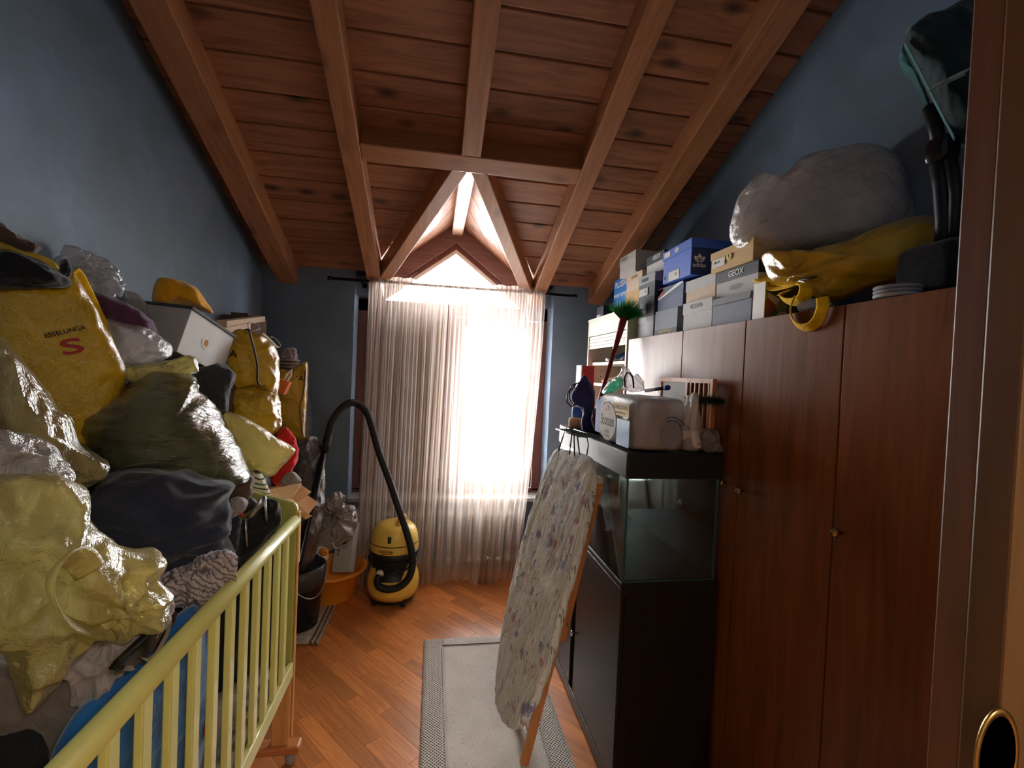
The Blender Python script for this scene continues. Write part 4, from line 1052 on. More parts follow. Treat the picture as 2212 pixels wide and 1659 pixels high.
# ================================================================== BAGS AND BABY GEAR ON THE WARDROBE
pb = soft('pillow_bag', 'white pillow packed in crinkled clear plastic lying on the yellow bag', 'pillow', 'pillowfilm', [(1578, 512), (1586, 455), (1612, 408), (1640, 384), (1672, 388), (1702, 380), (1736, 345), (1800, 330), (1882, 318), (1940, 350), (1965, 420), (1975, 480), (1900, 515), (1790, 535), (1700, 545), (1625, 548), (1592, 535)], X=1.31, front=.085, back=.10, wr=.008, ws=13, p=5, edge=.4, seed=11, n=110, rings=24)
softpart('pillow', pb, 'pillow', [(1590, 508), (1600, 458), (1632, 412), (1680, 398), (1740, 355), (1880, 328), (1935, 358), (1955, 430), (1900, 500), (1790, 522), (1640, 535)], X=1.31, front=.055, back=.06, wr=.004, ws=6, p=4, seed=12, scale=.96)
yb = soft('yellow_sack', 'yellow shopping bag tied shut lying across the wardrobe edge under the pillow', 'bag', 'yw', [(1645, 552), (1720, 548), (1810, 535), (1900, 495), (1990, 470), (2040, 480), (2040, 560), (1990, 598), (1900, 622), (1800, 648), (1760, 640), (1722, 610), (1690, 612), (1660, 590)], X=1.24, front=.10, back=.10, wr=.012, ws=10, seed=14, gather=((1720, 605), .012, 9, .18), n=110)
def strap(parent, name, pts, w, mat, X=None, Y=None, tw=(0, 0, 1)):
    Q = [atx(a, b, X) if X else aty(a, b, Y) for a, b in pts]; C2 = []
    m = len(Q)
    for i in range(m - 1):
        a, b, c, d = Q[max(i - 1, 0)], Q[i], Q[i + 1], Q[min(i + 2, m - 1)]
        for k in range(6):
            t_ = k / 6; C2.append(.5 * ((2 * b) + (c - a) * t_ + (2 * a - 5 * b + 4 * c - d) * t_ ** 2 + (3 * b - a - 3 * c + d) * t_ ** 3))
    C2.append(Q[-1])
    mb = MB().tube(C2, w / 2, 8, True, .18); return link(name, mb, M[mat], parent)
strap(yb, 'handle', [(1728, 606), (1742, 612), (1738, 640), (1720, 652), (1698, 650), (1686, 638), (1700, 628)], .04, 'handle', X=1.125)
strap(yb, 'handle', [(1716, 640), (1708, 665), (1712, 690), (1728, 706), (1750, 706), (1768, 690), (1778, 660), (1776, 642)], .032, 'handle', X=1.085)
strap(yb, 'tied_end', [(1634, 600), (1660, 606), (1690, 610), (1720, 612)], .035, 'handle', X=1.15)
strap(yb, 'tied_end', [(1650, 618), (1680, 622), (1722, 612)], .03, 'handle', X=1.14)
link('cord', MB().tube([atx(q[0], q[1], 1.12) for q in ((1724, 606), (1745, 602), (1764, 598))], .003, 6), M['black'], yb)
soft('blister_pack', 'clear blister pack with white tag on the wardrobe edge under the yellow bag', 'packaging', 'clear', [(1728, 655), (1760, 644), (1790, 648), (1790, 662), (1730, 672)], X=1.13, front=.02, back=.02, wr=.006, ws=30, seed=4)
cr = atx(1938, 628, 1.14); ck = thing('cable_coil', 'grey cable coil lying on the wardrobe edge', 'cable', (cr.x, cr.y, WT))
for k in range(3): link('loop', MB().tube([(cr.x + .045 * math.cos(a * .3491) * 1.0, cr.y + .045 * math.sin(a * .3491), WT + .008 + k * .010) for a in range(19)], .005, 6), M['bxgrey' if k else 'bxlight'], ck)
stq = soft('pushchair_hood', 'folded dark green pushchair hood with teal piping by the door', 'pushchair', 'pine', [(1950, 95), (1985, 52), (2040, 33), (2110, 28), (2130, 300), (2062, 302), (2030, 255), (1995, 190)], X=1.30, front=.10, back=.09, wr=.008, ws=10, seed=21)
stq.data.materials[0] = fabric('dark_green_canvas', c3(22, 44, 43), 10, .4)
M['teal'] = fabric('teal_piping', c3(34, 96, 98), 12, .4)
strap(stq, 'piping', [(1955, 95), (1990, 160), (2025, 230), (2062, 300)], .016, 'teal', X=1.20)
soft_ = softpart('lining', stq, 'teal', [(1945, 110), (1955, 100), (1985, 160), (2010, 215), (2000, 228), (1968, 170), (1945, 140)], X=1.27, front=.03, back=.03, wr=.006, ws=20)
strap(stq, 'belt', [(2015, 190), (2055, 170), (2100, 150)], .035, 'blackcloth', X=1.19)
pcf = thing('folded_pushchair', 'folded black pushchair frame standing on the wardrobe below the green hood', 'pushchair', (1.30, 1.03, WT))
for pts, r in (([(2008, 232), (2022, 280), (2032, 330)], .016), ([(2022, 320), (2035, 400), (2040, 470), (2040, 560)], .02), ([(2050, 320), (2065, 420), (2060, 560)], .014)): link('tube', MB().tube([atx(a, b, 1.28) for a, b in pts], r, 10), M['black'], pcf)
hb = atx(2035, 325, 1.28); link('joint', rbox(hb, (.06, .06, .07), 4, 20, 12), M['blackgloss'], pcf)
sb = atx(2055, 540, 1.28); link('seat_base', rbox((1.29, sb.y, WT + .075), (.2, .16, .145), 6, 32, 16), M['blackcloth'], pcf)

# ================================================================== CRIB
CX, CY0, CY1 = -.50, .60, 1.90
cb_ = thing('crib', 'pistachio green wooden crib with round top rail, slatted side and castors', 'crib', (-.83, 1.25, 0))
for x in (CX, -1.14):
    link('top_rail', MB().tube([(x, CY0 + .02, .957), (x, CY1 - .012, .957), (x, CY1 - .002, .957)], [.0225, .0225, .018], 18), M['crib'], cb_)
    link('lower_rail', MB().box((x - .011, CY0 + .02, .352), (x + .011, CY1, .408)), M['crib'], cb_, bev=.004)
slm = None
for x in (CX, -1.14):
    for k in range(13):
        y = .853 + .0937 * (k - 2)
        m_ = MB().box((x - .008, y - .016, .405), (x + .008, y + .016, .942))
        link('slat', m_, M['crib'], cb_, bev=.003)
def endpanel(y0):
    P = [(-.497, .30), (-.495, .98)] + [(-.52 + .025 * math.cos(a * .39), .995 + .03 * math.sin(a * .39)) for a in range(5)] + [(-.58, 1.044), (-.664, 1.066), (-.75, 1.078), (-.82, 1.08), (-.89, 1.078), (-.98, 1.066), (-1.06, 1.044), (-1.12, 1.025), (-1.145, .98), (-1.143, .30)]
    o = link('end_board', MB().prism([(x, y0, z) for x, z in P][::-1], (0, .022, 0)), M['cribdark'], cb_, bev=.005)
    for x in (-.53, -1.11):
        link('post', MB().box((x - .032, y0 - .003, .07), (x + .034, y0 + .025, .345)), M['beech'], cb_, bev=.004)
    link('post_edge', MB().box((-.4955, y0 + .012, .10), (-.489, y0 + .026, .985)), M['beech'], cb_, bev=.002)
    fb = link('foot_bar', MB().box((-1.16, y0 - .022, .055), (-.455, y0 + .038, .085)), M['beechy'], cb_, bev=.008)
    for x in (-.49, -1.12):
        link('castor', MB().tube([(x - .013, y0 + .008, .026), (x + .013, y0 + .008, .026)], .026, 16).box((x - .018, y0 - .002, .03), (x - .014, y0 + .018, .058)).box((x + .014, y0 - .002, .03), (x + .018, y0 + .018, .058)), M['bxgrey'], fb)
endpanel(CY1 + .002); endpanel(CY0 - .022)
mtt = tag(link('mattress', rbox((-.82, 1.25, .40), (.60, 1.24, .10), 8), M['greycloth']), 'grey mattress at the bottom of the crib under the clothes', 'mattress')

# ---- things inside and over the crib
soft('fleece_blanket', 'bright blue fleece blanket bulging against the crib slats', 'blanket', 'bluefleece', [(160, 1560), (230, 1490), (310, 1420), (385, 1335), (430, 1310), (452, 1400), (447, 1480), (455, 1540), (440, 1600), (390, 1740), (180, 1800), (110, 1700)], X=-.59, front=.035, back=.06, wr=.005, ws=5, seed=31, yaw=50, stretch=(1, 1, .35))
soft('folded_stroller_bag', 'black padded stroller bag filling the far end of the crib', 'bag', 'blackcloth', [(420, 1300), (500, 1190), (560, 1110), (596, 1100), (600, 1300), (585, 1480), (540, 1580), (470, 1700), (400, 1740), (420, 1500)], X=-.66, front=.06, back=.14, wr=.012, ws=8, seed=32, yaw=45)
soft('red_pouch', 'small red pouch pressed to the slats beside the blue fleece', 'pouch', 'red', [(437, 1570), (446, 1545), (452, 1560), (450, 1590), (440, 1585)], X=-.535, front=.010, back=.015, wr=.003, ws=30, seed=2)
jl = soft('knit_trousers', 'taupe knit trousers spilling over the near crib rail', 'trousers', 'knit', [(-90, 1430), (20, 1440), (110, 1430), (170, 1410), (214, 1470), (214, 1530), (170, 1560), (150, 1600), (140, 1630), (70, 1680), (-60, 1750), (-160, 1700)], X=-.74, front=.05, back=.10, wr=.026, ws=10, seed=33)
soft('grey_jacket', 'grey brown jacket crumpled under the yellow film bag', 'jacket', 'pinkgrey', [(140, 1440), (200, 1390), (270, 1330), (340, 1300), (372, 1320), (330, 1375), (280, 1425), (245, 1460), (218, 1510), (180, 1520), (150, 1480)], X=-.62, front=.035, back=.08, wr=.022, ws=15, seed=34, stretch=(2, 2, .7), n=120, rings=28)
soft('striped_shirt', 'pale mauve shirt with thin stripes bunched on the crib rail', 'shirt', 'shirt', [(326, 1268), (360, 1250), (400, 1236), (440, 1212), (490, 1198), (508, 1215), (506, 1250), (480, 1280), (440, 1305), (400, 1308), (355, 1290)], X=-.575, front=.035, back=.08, wr=.020, ws=20, seed=35, stretch=(2.2, 2.2, .8), n=120, rings=28)
ty = thing('plastic_tray', 'glossy black plastic tray wedged between jacket and crib rail', 'tray', tuple(atx(320, 1390, -.555)))
P = [atx(a, b, -.552) for a, b in ((245, 1447), (262, 1425), (305, 1385), (345, 1345), (378, 1318), (386, 1322), (380, 1345), (350, 1392), (310, 1430), (285, 1447), (258, 1453))]
link('shell', MB().prism(P, (-.014, .004, 0)), M['blackgloss'], ty, bev=.004)
P = [atx(a, b, -.5505) for a, b in ((300, 1420), (318, 1422), (335, 1408), (355, 1370), (366, 1340), (372, 1345), (362, 1375), (340, 1415), (318, 1430))]; link('chrome_rim', MB().prism(P, (.001, 0, 0)), M['steel'], ty)
P = [atx(a, b, -.5505) for a, b in ((262, 1449), (272, 1438), (285, 1437), (291, 1446), (280, 1450))]; link('silver_button', MB().prism(P, (.001, 0, 0)), M['steel'], ty)
soft('navy_sweatshirt', 'dark navy fleece sweatshirt heaped over the crib', 'sweatshirt', 'navy', [(180, 1085), (235, 1035), (330, 1014), (400, 1028), (488, 1040), (496, 1090), (490, 1140), (496, 1190), (488, 1225), (420, 1248), (340, 1256), (260, 1232), (205, 1180)], X=-.76, front=.11, back=.22, wr=.036, ws=5.0, stretch=(1, 1, 2.2), oct=2, seed=40, n=110, rings=26)
soft('denim_jeans', 'dark denim jeans folded at the far end of the crib', 'jeans', 'navy', [(480, 1110), (505, 1105), (520, 1125), (508, 1200), (495, 1230), (480, 1200)], X=-.66, front=.04, back=.06, wr=.012, ws=18, seed=37)
cs = thing('car_seat', 'black infant car seat with bowed silver bar and buckles', 'car seat', tuple(aty(555, 1110, 1.72)))
A = [aty(x, y, 1.74) for x, y in ((528, 1128), (545, 1112), (560, 1094), (570, 1074))]; link('silver_bar', MB().tube(A, .011, 10, flat=.5), M['steel'], cs)
A = [aty(x, y, 1.80) for x, y in ((515, 1108), (532, 1090), (548, 1080))]; link('side_guard', MB().tube(A, [.02, .026, .02], 10, flat=.5), M['bxdark'], cs)
for a, b in (((571, 1072), (575, 1125)), ((530, 1120), (533, 1180))): link('clamp', MB().tube([aty(*a, 1.72), aty(*b, 1.72)], .005, 8), M['steel'], cs)
softpart('pad', cs, 'blackcloth', [(540, 1120), (580, 1080), (602, 1092), (602, 1135), (560, 1180), (520, 1220), (515, 1160)], Y=1.78, front=.04, back=.07, wr=.01, ws=14, seed=3)
link('red_button', rbox(aty(521, 1112, 1.72), (.018, .012, .012), 4, 12, 8), M['redp'], cs)
bk = thing('metal_buckle', 'silver strap buckle and pale blue tag hanging inside the slats', 'buckle', tuple(atx(548, 1535, -.54)))
for dy in (0, 12): link('bar', MB().tube([atx(530, 1556 + dy, -.535), atx(551, 1538 + dy, -.535)], .003, 6), M['steel'], bk)
link('tag', MB().prism([atx(552, 1503, -.56), atx(561, 1503, -.56), atx(560, 1540, -.56), atx(552, 1556, -.56)], (-.004, 0, 0)), M['bxlight'], bk)

fy = soft('yellow_film_bag', 'crumpled translucent yellow bag with cut-out handle draped over the crib', 'plastic bag', 'ytrans', [(-60, 1050), (30, 1040), (110, 1034), (188, 1058), (196, 1110), (190, 1150), (240, 1185), (300, 1200), (341, 1212), (336, 1240), (352, 1275), (374, 1306), (340, 1345), (270, 1378), (205, 1388), (165, 1415), (130, 1460), (90, 1505), (58, 1524), (48, 1490), (30, 1430), (-10, 1390), (-90, 1360), (-110, 1200)], X=-.66, front=.07, back=.11, wr=.026, ws=9, seed=41, n=150, rings=30, ctr=(150, 1240), gather=((270, 1300), .016, 7, .12))
hr = [aty(145 + 62 * math.cos(a) + 12 * math.sin(a), 1270 + 78 * math.sin(a), aty(145, 1270, 1).y * 1.02) for a in [k * .2618 for k in range(25)]]
fc_ = FR[fy.name]
strap(fy, 'handle_rim', [(195, 1235), (170, 1205), (130, 1215), (108, 1260), (120, 1310), (150, 1345), (195, 1362), (240, 1365)], .045, 'ytrans', X=-.585)
soft('crumpled_film', 'knot of glossy gold film tucked in the yellow bag mouth', 'plastic wrap', 'ytrans', [(210, 1300), (240, 1275), (285, 1270), (320, 1290), (345, 1310), (330, 1340), (280, 1362), (235, 1360), (212, 1335)], X=-.60, front=.03, back=.03, wr=.024, ws=20, seed=43)
soft('taupe_film_bag', 'taupe plastic bag with wavy folds between the two clear bags', 'plastic bag', 'greyfilm', [(-70, 930), (0, 925), (60, 945), (112, 970), (138, 1005), (146, 1038), (80, 1048), (0, 1050), (-80, 1050)], X=-.76, front=.05, back=.06, wr=.026, ws=9, seed=44)
pg = soft('clear_clothes_bag', 'large pale translucent sack of clothes leaning on the yellow shopping bag', 'plastic bag', 'yclear', [(-90, 720), (-20, 715), (20, 745), (60, 795), (100, 850), (122, 885), (150, 906), (166, 955), (200, 985), (236, 1004), (222, 1035), (170, 1052), (90, 1090), (-60, 1100), (-130, 900)], X=-.90, front=.11, back=.16, wr=.018, ws=7, seed=45, n=120, rings=26, stretch=(2, 2, .5))
softpart('clothes', pg, 'brown', [(-80, 760), (0, 760), (60, 830), (110, 900), (150, 950), (190, 1000), (160, 1035), (0, 1045), (-100, 950)], X=-.90, front=.065, back=.05, wr=.012, ws=10, seed=46)
og = soft('olive_film_sack', 'stuffed olive translucent sack with dark clothes showing through', 'plastic bag', 'olive', [(168, 908), (225, 865), (290, 822), (350, 800), (420, 812), (425, 840), (452, 862), (488, 918), (515, 968), (537, 1018), (520, 1046), (450, 1046), (380, 1030), (300, 1025), (232, 1022), (190, 965)], X=-.88, front=.17, back=.20, wr=.013, ws=8, seed=47, n=140, rings=30, stretch=(.6, .6, 2.2), ctr=(340, 940))
softpart('dark_clothes', og, 'blackcloth', [(185, 910), (290, 835), (350, 815), (400, 850), (430, 900), (455, 960), (470, 1020), (400, 1030), (300, 1020), (232, 1015), (200, 965)], X=-.90, front=.13, back=.16, wr=.012, ws=8, seed=48)
softpart('bag_mouth', og, 'ytrans', [(265, 800), (300, 790), (345, 785), (395, 772), (428, 775), (432, 800), (400, 812), (425, 832), (405, 850), (350, 838), (290, 832)], X=-.86, front=.05, back=.04, wr=.022, ws=13, seed=49)

# ---- dark clothing sacks that fill the crib under the bags
gs = 'black clothing sacks filling the crib'
for lab, c_, sz in (('black clothing sack at the foot end of the crib under the navy sweatshirt', (-.87, 1.62, .68), (.42, .44, .46)),
                    ('black clothing sack in the middle of the crib behind the blue fleece', (-.88, 1.14, .68), (.40, .46, .46)),
                    ('black clothing sack at the near end of the crib under the knit trousers', (-.97, .80, .60), (.30, .26, .32)),
                    ('upper black clothing sack by the wall under the yellow shopping bag', (-1.05, 1.24, 1.14), (.28, .56, .30)),
                    ('upper black clothing sack by the wall under the olive film sack', (-1.05, 1.74, 1.13), (.28, .30, .28))):
    tag(link('clothing_sack', rbox(c_, sz, 3.4, 40, 26, wr=.02, ws=6), M['blackcloth']), lab, 'sack', gs)

# ---- the big yellow shopping bag
eb = soft('yellow_shopping_bag', 'big yellow woven shopping bag with dark lettering and red emblem, full of dark clothes', 'shopping bag', 'yw', [(-70, 600), (30, 611), (100, 613), (158, 586), (200, 655), (240, 730), (278, 812), (250, 880), (215, 960), (100, 980), (-70, 980)], X=-1.06, front=.05, back=.10, wr=.006, ws=12, seed=51, p=6, edge=.4, sharp=True, n=110)
C_, U_, V_, N_ = FR[eb.name]
def onface(px_, py_, d=.056):
    dr = ray(px_, py_); q = C_ + N_ * d; return EYE + dr * ((q - EYE).dot(N_) / dr.dot(N_))
strap(eb, 'side_seam', [(162, 584), (176, 600), (215, 680), (252, 755), (282, 818)], .022, 'handle', X=-1.04)
q0, q1 = onface(88, 728), onface(192, 705); ex = (q1 - q0)
text(eb, 'ESSELUNGA', (q0 + q1) / 2, ex, N_.cross(ex), ex.length / 6.2, 'inkblack')
q0, q1 = onface(122, 752), onface(186, 740); ex = (q1 - q0)
text(eb, 'S', (q0 + q1) / 2 - N_.cross(ex).normalized() * .005, ex, N_.cross(ex), .060, 'inkred', bold=1.9)
softpart('dark_clothes', eb, 'blackcloth', [(-60, 560), (10, 545), (60, 555), (110, 580), (150, 604), (130, 620), (40, 622), (-60, 615)], X=-1.09, front=.05, back=.05, wr=.014, ws=14, seed=52)
softpart('bag_rim', eb, 'yw2', [(-60, 510), (0, 517), (60, 540), (112, 562), (132, 585), (124, 597), (108, 576), (60, 556), (0, 540), (-60, 535)], X=-1.13, front=.012, back=.012, wr=.005, ws=20, seed=53, ctr=(30, 540))
soft('knit_hat', 'rust brown woollen hat on top of the dark clothes', 'hat', 'brown', [(-50, 480), (0, 484), (25, 500), (60, 522), (85, 535), (60, 545), (0, 525), (-50, 530)], X=-1.14, front=.04, back=.03, wr=.012, ws=30, seed=54)
soft('black_glove', 'small black knitted glove poking out beside the bag seam', 'glove', 'blackcloth', [(128, 572), (140, 560), (150, 565), (156, 585), (148, 600), (134, 598)], X=-1.03, front=.02, back=.02, wr=.008, ws=30, seed=55)
soft('silver_wrap', 'silvery crinkled clear wrap standing against the blue wall', 'plastic wrap', 'clear', [(118, 560), (150, 535), (180, 545), (215, 560), (245, 580), (265, 620), (240, 645), (200, 640), (170, 600)], X=-1.13, front=.04, back=.03, wr=.022, ws=20, seed=56)
soft('plum_garment', 'plum coloured garment folded behind the yellow shopping bag', 'clothing', 'purple', [(196, 636), (240, 640), (290, 665), (335, 702), (338, 722), (300, 715), (240, 692), (210, 680)], X=-1.02, front=.06, back=.05, wr=.012, ws=10, seed=57)
soft('dusty_film', 'dusty clear plastic sheet bunched beside the grey storage box', 'plastic wrap', 'clear', [(262, 640), (285, 632), (308, 645), (325, 690), (334, 715), (300, 690), (270, 665)], X=-1.06, front=.03, back=.03, wr=.015, ws=18, seed=58)
soft('white_film_bag', 'white translucent carrier bag poking out below the plum garment', 'plastic bag', 'whitefilm', [(228, 690), (270, 696), (320, 712), (358, 738), (370, 752), (362, 770), (330, 782), (290, 790), (262, 775), (246, 735)], X=-.97, front=.06, back=.05, wr=.012, ws=11, seed=59)
# grey storage box
gx = thing('storage_box', 'open grey plastic storage box with a small sticker, tilted on the pile', 'storage box', tuple(aty(420, 770, 2.05)))
O = aty(415, 664, 1.98); e1 = aty(507, 726, 2.24) - O; e2 = aty(403, 772, 1.98) - O
e1n = e1.normalized(); e2 = e2 - e1n * e2.dot(e1n); nrm = e2.cross(e1).normalized()
if nrm.x > 0: nrm = -nrm
e3 = nrm * .30; w = .006
e2l, e1l = e2.length, e1.length; e2n = e2.normalized()
def gpan(name, o, a, b, c_): link(name, MB().para(o, a, b, c_), M['greybox'], gx, bev=.003)
gpan('side', O, e1, e2, nrm * w); gpan('side', O + e3 - nrm * w, e1, e2, nrm * w)
gpan('end', O + nrm * w, e1n * w, e2, e3 - nrm * 2 * w); gpan('end', O + nrm * w + e1 - e1n * w, e1n * w, e2, e3 - nrm * 2 * w)
gpan('bottom', O + e2 - e2n * w, e1, e2n * w, e3)
for a, b, c_ in ((O - e1n * .006 - nrm * .006 - e2n * .004, e1 + e1n * .012, nrm * .010), (O - e1n * .006 - nrm * .006 - e2n * .004, e3 + nrm * .012, e1n * .010), (O + e1 - e1n * .004 - nrm * .006 - e2n * .004, e3 + nrm * .012, e1n * .010)):
    link('rim', MB().para(a, b, c_, e2n * .012), M['bxdark'], gx, bev=.002)
so = O + e1 * .46 + e2 * .52 - nrm * .0012
hx = MB().add([so + (e1n * math.cos(k * 1.0472 + .3) + e2n * math.sin(k * 1.0472 + .3)) * .028 for k in range(6)], [range(6)]); link('sticker', hx, M['paperwhite'], gx)
hx = MB().add([so - nrm * .0005 + (e1n * math.cos(k * 1.0472 + .9) * .9 + e2n * math.sin(k * 1.0472 + .9)) * .016 for k in range(6)], [range(6)]); link('sticker_print', hx, M['cardin'], gx)
soft('mustard_cloth', 'mustard yellow cloth bag lying over the grey storage box', 'cloth bag', 'goldlid', [(330, 652), (338, 604), (360, 600), (385, 608), (420, 620), (436, 640), (458, 674), (440, 672), (410, 662), (370, 656), (345, 664)], X=-1.02, front=.09, back=.07, wr=.010, ws=11, seed=61)
soft('charcoal_backpack', 'charcoal canvas backpack pocket squeezed below the storage box', 'backpack', 'charcoal', [(428, 800), (450, 790), (478, 786), (505, 806), (506, 828), (494, 850), (490, 888), (460, 895), (430, 860)], X=-.86, front=.06, back=.06, wr=.012, ws=12, seed=62)
# yellow shopping bags by the window wall
y2 = soft('yellow_tote', 'upright yellow shopping bag with dark piping and cream handles', 'shopping bag', 'yw2', [(492, 735), (516, 712), (545, 720), (572, 730), (596, 756), (602, 790), (598, 850), (570, 845), (540, 838), (500, 846), (486, 800)], X=-.84, front=.09, back=.09, wr=.012, ws=14, seed=63, p=4)
strap(y2, 'piping', [(538, 712), (548, 750), (556, 790), (558, 828), (580, 838), (602, 852)], .010, 'black', X=-.765)
strap(y2, 'handle', [(540, 712), (536, 700), (545, 696), (556, 702), (562, 710), (545, 714)], .008, 'pillow', X=-.80)
strap(y2, 'handle', [(568, 720), (585, 735), (600, 750), (606, 745), (594, 730), (585, 728)], .008, 'pillow', X=-.80)
text(y2, 'A', aty(504, 765, aty(504, 765, 1).y * 2.26), (1, .1, 0), (0, 0, 1), .045, 'inkblack')
y3 = soft('yellow_tote', 'crumpled yellow shopping bag squashed below the upright one', 'shopping bag', 'yw2', [(490, 850), (530, 842), (575, 840), (602, 862), (606, 895), (598, 930), (565, 945), (530, 930), (492, 900)], X=-.80, front=.09, back=.09, wr=.020, ws=12, seed=64)
y4 = soft('yellow_tote', 'tall yellow shopping bag with dark lettering flat against the window wall', 'shopping bag', 'yw', [(598, 806), (625, 800), (645, 788), (664, 784), (665, 830), (662, 880), (660, 925), (655, 950), (625, 940), (600, 905)], Y=3.10, front=.06, back=.06, wr=.010, ws=12, seed=65, p=5)
C4, U4, V4, N4 = FR[y4.name]
text(y4, 'LUNGA', aty(624, 818, 3.035), U4, V4, .05, 'inkblack')
strap(y4, 'piping', [(660, 800), (655, 850), (648, 880), (654, 940)], .010, 'brown', Y=3.03)
ro_ = thing('orange_gift_bag', 'small orange paper bag with white cord handle between the yellow totes', 'bag', tuple(aty(608, 850, 2.56)))
link('body', MB().prism([aty(594, 816, 2.56), aty(625, 826, 2.56), aty(612, 852, 2.56), aty(600, 850, 2.56)], (0, .05, 0)), M['cardin'], ro_)
ro_.children[0].data.materials[0] = plain('orange_paper', c3(206, 110, 60), .7)
link('handle', MB().tube([aty(614, 820, 2.56), aty(622, 806, 2.56), aty(630, 798, 2.56), aty(628, 812, 2.56), aty(620, 824, 2.56)], .005, 6), M['pillow'], ro_)
bs = thing('wicker_basket', 'small brown wicker basket with a mauve cloth behind the yellow totes', 'basket', tuple(aty(620, 790, 3.3)))
bc = aty(622, 790, 3.30)
link('basket', MB().lathe([(.05, 0), (.065, .05), (.07, .08), (.066, .08), (.06, .05), (.045, .01)], (bc.x, bc.y, bc.z - .04), 20), M['brown'], bs)
softpart('cloth', bs, 'pinkgrey', [(606, 775), (612, 757), (635, 752), (641, 765), (640, 782), (615, 788)], Y=3.30, front=.04, back=.04, wr=.01, ws=30)
for k in range(4): link('weave_ring', MB().tube([(bc.x + (.055 + .004 * k) * math.cos(a * .3142), bc.y + (.055 + .004 * k) * math.sin(a * .3142), bc.z - .03 + k * .022) for a in range(21)], .005, 6), M['pinkgrey'], bs)
lb_ = ('long unpainted wooden board on top of the pile in the wall corner', 'short wooden board lying under the long one in the wall corner', 'dark brown carton edge behind the storage box')
for (a, b, Y0_, Y1_, w1, mt_), lab in zip((((478, 706), (563, 694), 2.45, 2.9, .05, 'pinkgrey'), ((470, 722), (532, 708), 2.4, 2.7, .045, 'pinkgrey')), lb_):
    A, B = aty(*a, Y0_), aty(*b, Y1_); d = (B - A).normalized(); s = d.cross(Vector((0, 0, 1))).normalized()
    o = tag(link('wooden_board', MB().para(A - s * w1 / 2, B - A, s * w1, Vector((0, 0, .03))), M['beechy'], bev=.003), lab, 'board')
    o.data.materials[0] = M['bxtan']
A = aty(478, 690, 2.95); tag(link('brown_carton', MB().box((A.x, 2.95, A.z - .1), (A.x + .16, 3.2, A.z + .03)).box((A.x + .05, 2.949, A.z + .03), (A.x + .14, 3.1, A.z + .045)), M['brown']), lb_[2], 'carton')
fl = soft('yellow_film_sack', 'taut translucent yellow bag with pointed corner behind the crib end', 'plastic bag', 'ytrans', [(484, 897), (512, 896), (545, 912), (590, 940), (618, 958), (636, 972), (622, 992), (605, 1010), (588, 1026), (560, 1022), (532, 1006), (512, 960)], X=-.70, front=.06, back=.06, wr=.010, ws=9, seed=66, n=110)
soft('red_bag', 'bright red nylon bag folded behind the translucent yellow bag', 'bag', 'red', [(586, 975), (600, 938), (617, 925), (634, 942), (643, 968), (642, 992), (630, 1015), (616, 1042), (600, 1048), (585, 1030)], Y=2.34, front=.05, back=.06, wr=.012, ws=14, seed=67)
soft('speckled_cloth', 'pale speckled cloth resting on the open cardboard box', 'cloth', 'pinkgrey', [(606, 1046), (616, 1026), (632, 1020), (646, 1030), (648, 1042), (630, 1050)], Y=2.28, front=.03, back=.03, wr=.008, ws=24, seed=68)
soft('striped_cushion', 'white cushion with dark stripes behind the crib end board', 'cushion', 'stripe', [(538, 1030), (548, 1016), (562, 1020), (576, 1045), (582, 1070), (555, 1075), (540, 1060)], Y=2.05, front=.04, back=.05, wr=.006, ws=16, seed=69)
soft('brown_hat', 'brown hat with thin cord beside the navy sweatshirt', 'hat', 'brown', [(496, 1050), (515, 1036), (544, 1030), (548, 1048), (538, 1078), (520, 1090), (500, 1085)], Y=1.80, front=.04, back=.05, wr=.008, ws=14, seed=70)
soft('pink_cloth', 'mauve cotton cloth bunched under the brown hat', 'cloth', 'pinkgrey', [(494, 1085), (515, 1075), (535, 1085), (530, 1100), (512, 1112), (494, 1118)], Y=1.70, front=.04, back=.04, wr=.010, ws=20, seed=71)
cd = thing('cardboard_box', 'open cardboard box with bent flaps standing out over the crib end', 'cardboard box', tuple(aty(620, 1080, 2.2)))
def flap(pts, mat, th=(0, .004, -.002)):
    link('flap', MB().prism([aty(a, b, c_) for a, b, c_ in pts], th), M[mat], cd)
flap([(578, 1058, 2.10), (650, 1043, 2.22), (652, 1050, 2.21), (630, 1078, 2.10), (580, 1072, 2.06)], 'cardboard')
flap([(630, 1078, 2.10), (652, 1048, 2.21), (672, 1062, 2.20), (662, 1070, 2.16), (640, 1084, 2.10)], 'cardin')
flap([(636, 1082, 2.10), (664, 1070, 2.18), (685, 1086, 2.20), (665, 1112, 2.12)], 'cardin'); flap([(634, 1082, 2.09), (665, 1110, 2.11), (674, 1114, 2.12), (660, 1122, 2.10), (634, 1102, 2.06)], 'cardboard')
flap([(664, 1069, 2.185), (686, 1084, 2.205), (685, 1090, 2.20), (663, 1074, 2.18)], 'cardboard')
link('body', MB().box((-.76, 2.03, .64), (-.58, 2.30, .99)), M['cardboard'], cd)
